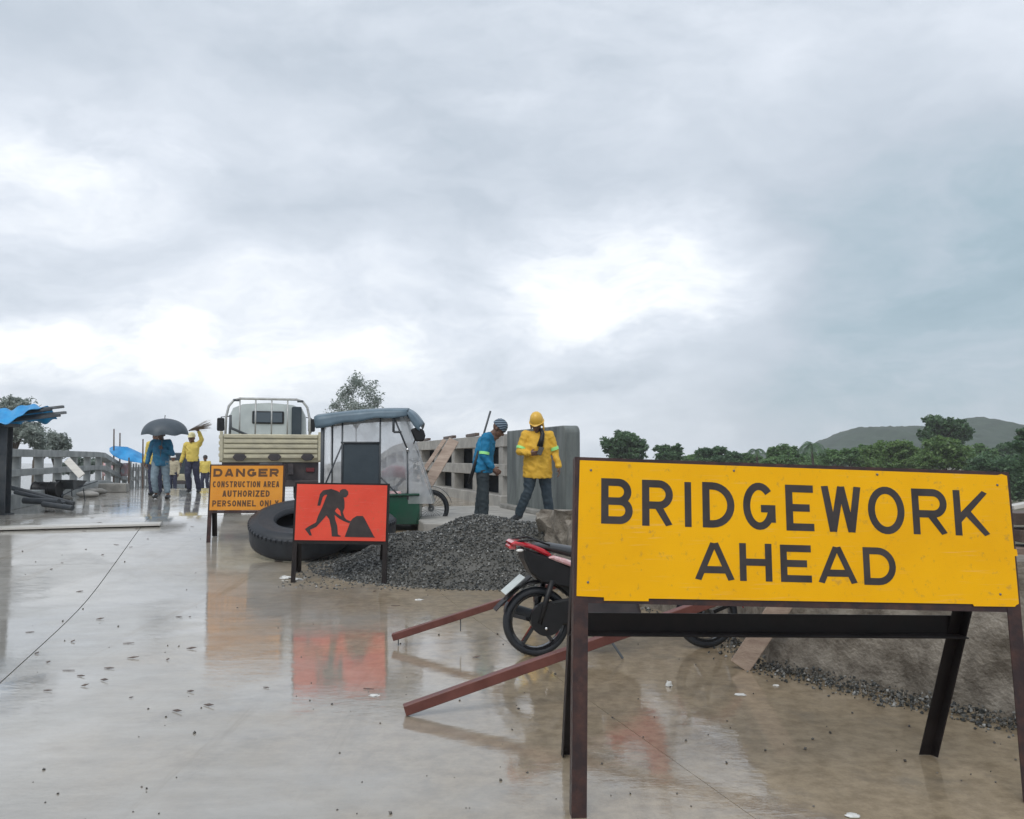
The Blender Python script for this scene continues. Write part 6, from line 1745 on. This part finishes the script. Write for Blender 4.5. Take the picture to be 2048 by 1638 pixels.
    mb = MB(); mb.box((0, -.06, .40), (1.36, .08, .12)); mb.build('bumper', M['dirty_black'], t, bevel=.01)
    for s in (-1, 1):
        for y in (.45, 2.4):
            m = Matrix.Translation((s * .58, y, .27)) @ Matrix.Rotation(math.pi / 2, 4, 'Y')
            mb = MB(); mb.lathe([(.1, -.08), (.25, -.09), (.27, -.06), (.27, .06), (.25, .09), (.1, .08)], 20, m); mb.build('wheel', M['rubber'], t, smooth=True, auto=45)
    # long timbers lying across the far deck
    for i, (x0, x1, y, Y, lab) in enumerate(((205, 300, 957, 34, 'long dark timber on the far deck under the white stakes'), (285, 385, 962, 34.5, 'long dark timber on the far deck behind the men'))):
        a, c = P(x0, y, Y), P(x1, y, Y); za = zr(a.x, Y)
        a.z = za + .09; c.z = zr(c.x, Y) + .09
        mb = MB(); mb.bar(a, c, .2, .18); o = mb.build('timber_beam', M['wood_dark'], bevel=.01); tag(o, lab, 'timber')


left_side()


# ------------------------------------------------------------------ litter
def litter():
    rnd = random.Random(77)
    def scrap(label, px, py, r, name='plastic_scrap', flat=.5, lift=0.0):
        p = G(px, py); mb = MB(); mb.sphere((0, 0, 0), 1, 12, 8); sd = rnd.random() * 50
        vs = []
        for v in mb.v:
            k = 1 + .55 * noise.noise(v * 1.7 + Vector((sd, 0, 0))) + .25 * noise.noise(v * 4 + Vector((0, sd, 0)))
            vs.append(Vector((v.x * r * 1.4 * k, v.y * r * k, max(-.1, v.z) * r * flat * k)) + p + Vector((0, 0, r * .08)))
        mb.v = vs; o = mb.build(name, M['white_plastic'], smooth=True, auto=30); tag(o, label, 'litter')
    scrap('crumpled white plastic lying left of the red sign leg', 572, 1157, .055)
    scrap('crumpled white plastic lying right of the red sign leg', 597, 1160, .04)
    scrap('small white scrap standing on the mud below the motorcycle', 1338, 1372, .018, flat=1.6)
    scrap('flat white scrap on the mud between the plank and the sign legs', 1480, 1391, .025, flat=.25)
    scrap('flat white scrap on the wet road below the reflection of the red sign', 748, 1392, .025, flat=.25)
    scrap('white scrap at the foot of the gravel heap by the number plate', 968, 1166, .045)
    scrap('pale scrap on the road between the gravel heap and the shorter tube', 838, 1200, .03, flat=.3)
    scrap('white scrap at the bottom edge below the yellow sign', 1705, 1636, .022, flat=.3)
    scrap('tiny pale scrap on the mud right of the plank', 1552, 1372, .014, flat=.6)


litter()


# ------------------------------------------------------------------ the damp air
def haze():
    mb = MB(); mb.box((0, 280, 16.0), (1240, 640, 40.4))
    o = mb.build('haze', None); o.data.materials.clear()
    m = bpy.data.materials.new('damp_air'); m.use_nodes = True
    nt = m.node_tree; nt.nodes.clear()
    out = nt.nodes.new('ShaderNodeOutputMaterial'); v = nt.nodes.new('ShaderNodeVolumePrincipled')
    v.inputs['Color'].default_value = (0.97, 0.985, 1.0, 1); v.inputs['Density'].default_value = 0.00055
    v.inputs['Anisotropy'].default_value = 0.2
    nt.links.new(v.outputs[0], out.inputs['Volume'])
    o.data.materials.append(m); tag(o, 'thin damp haze over the whole site', 'haze', kind='stuff')


haze()
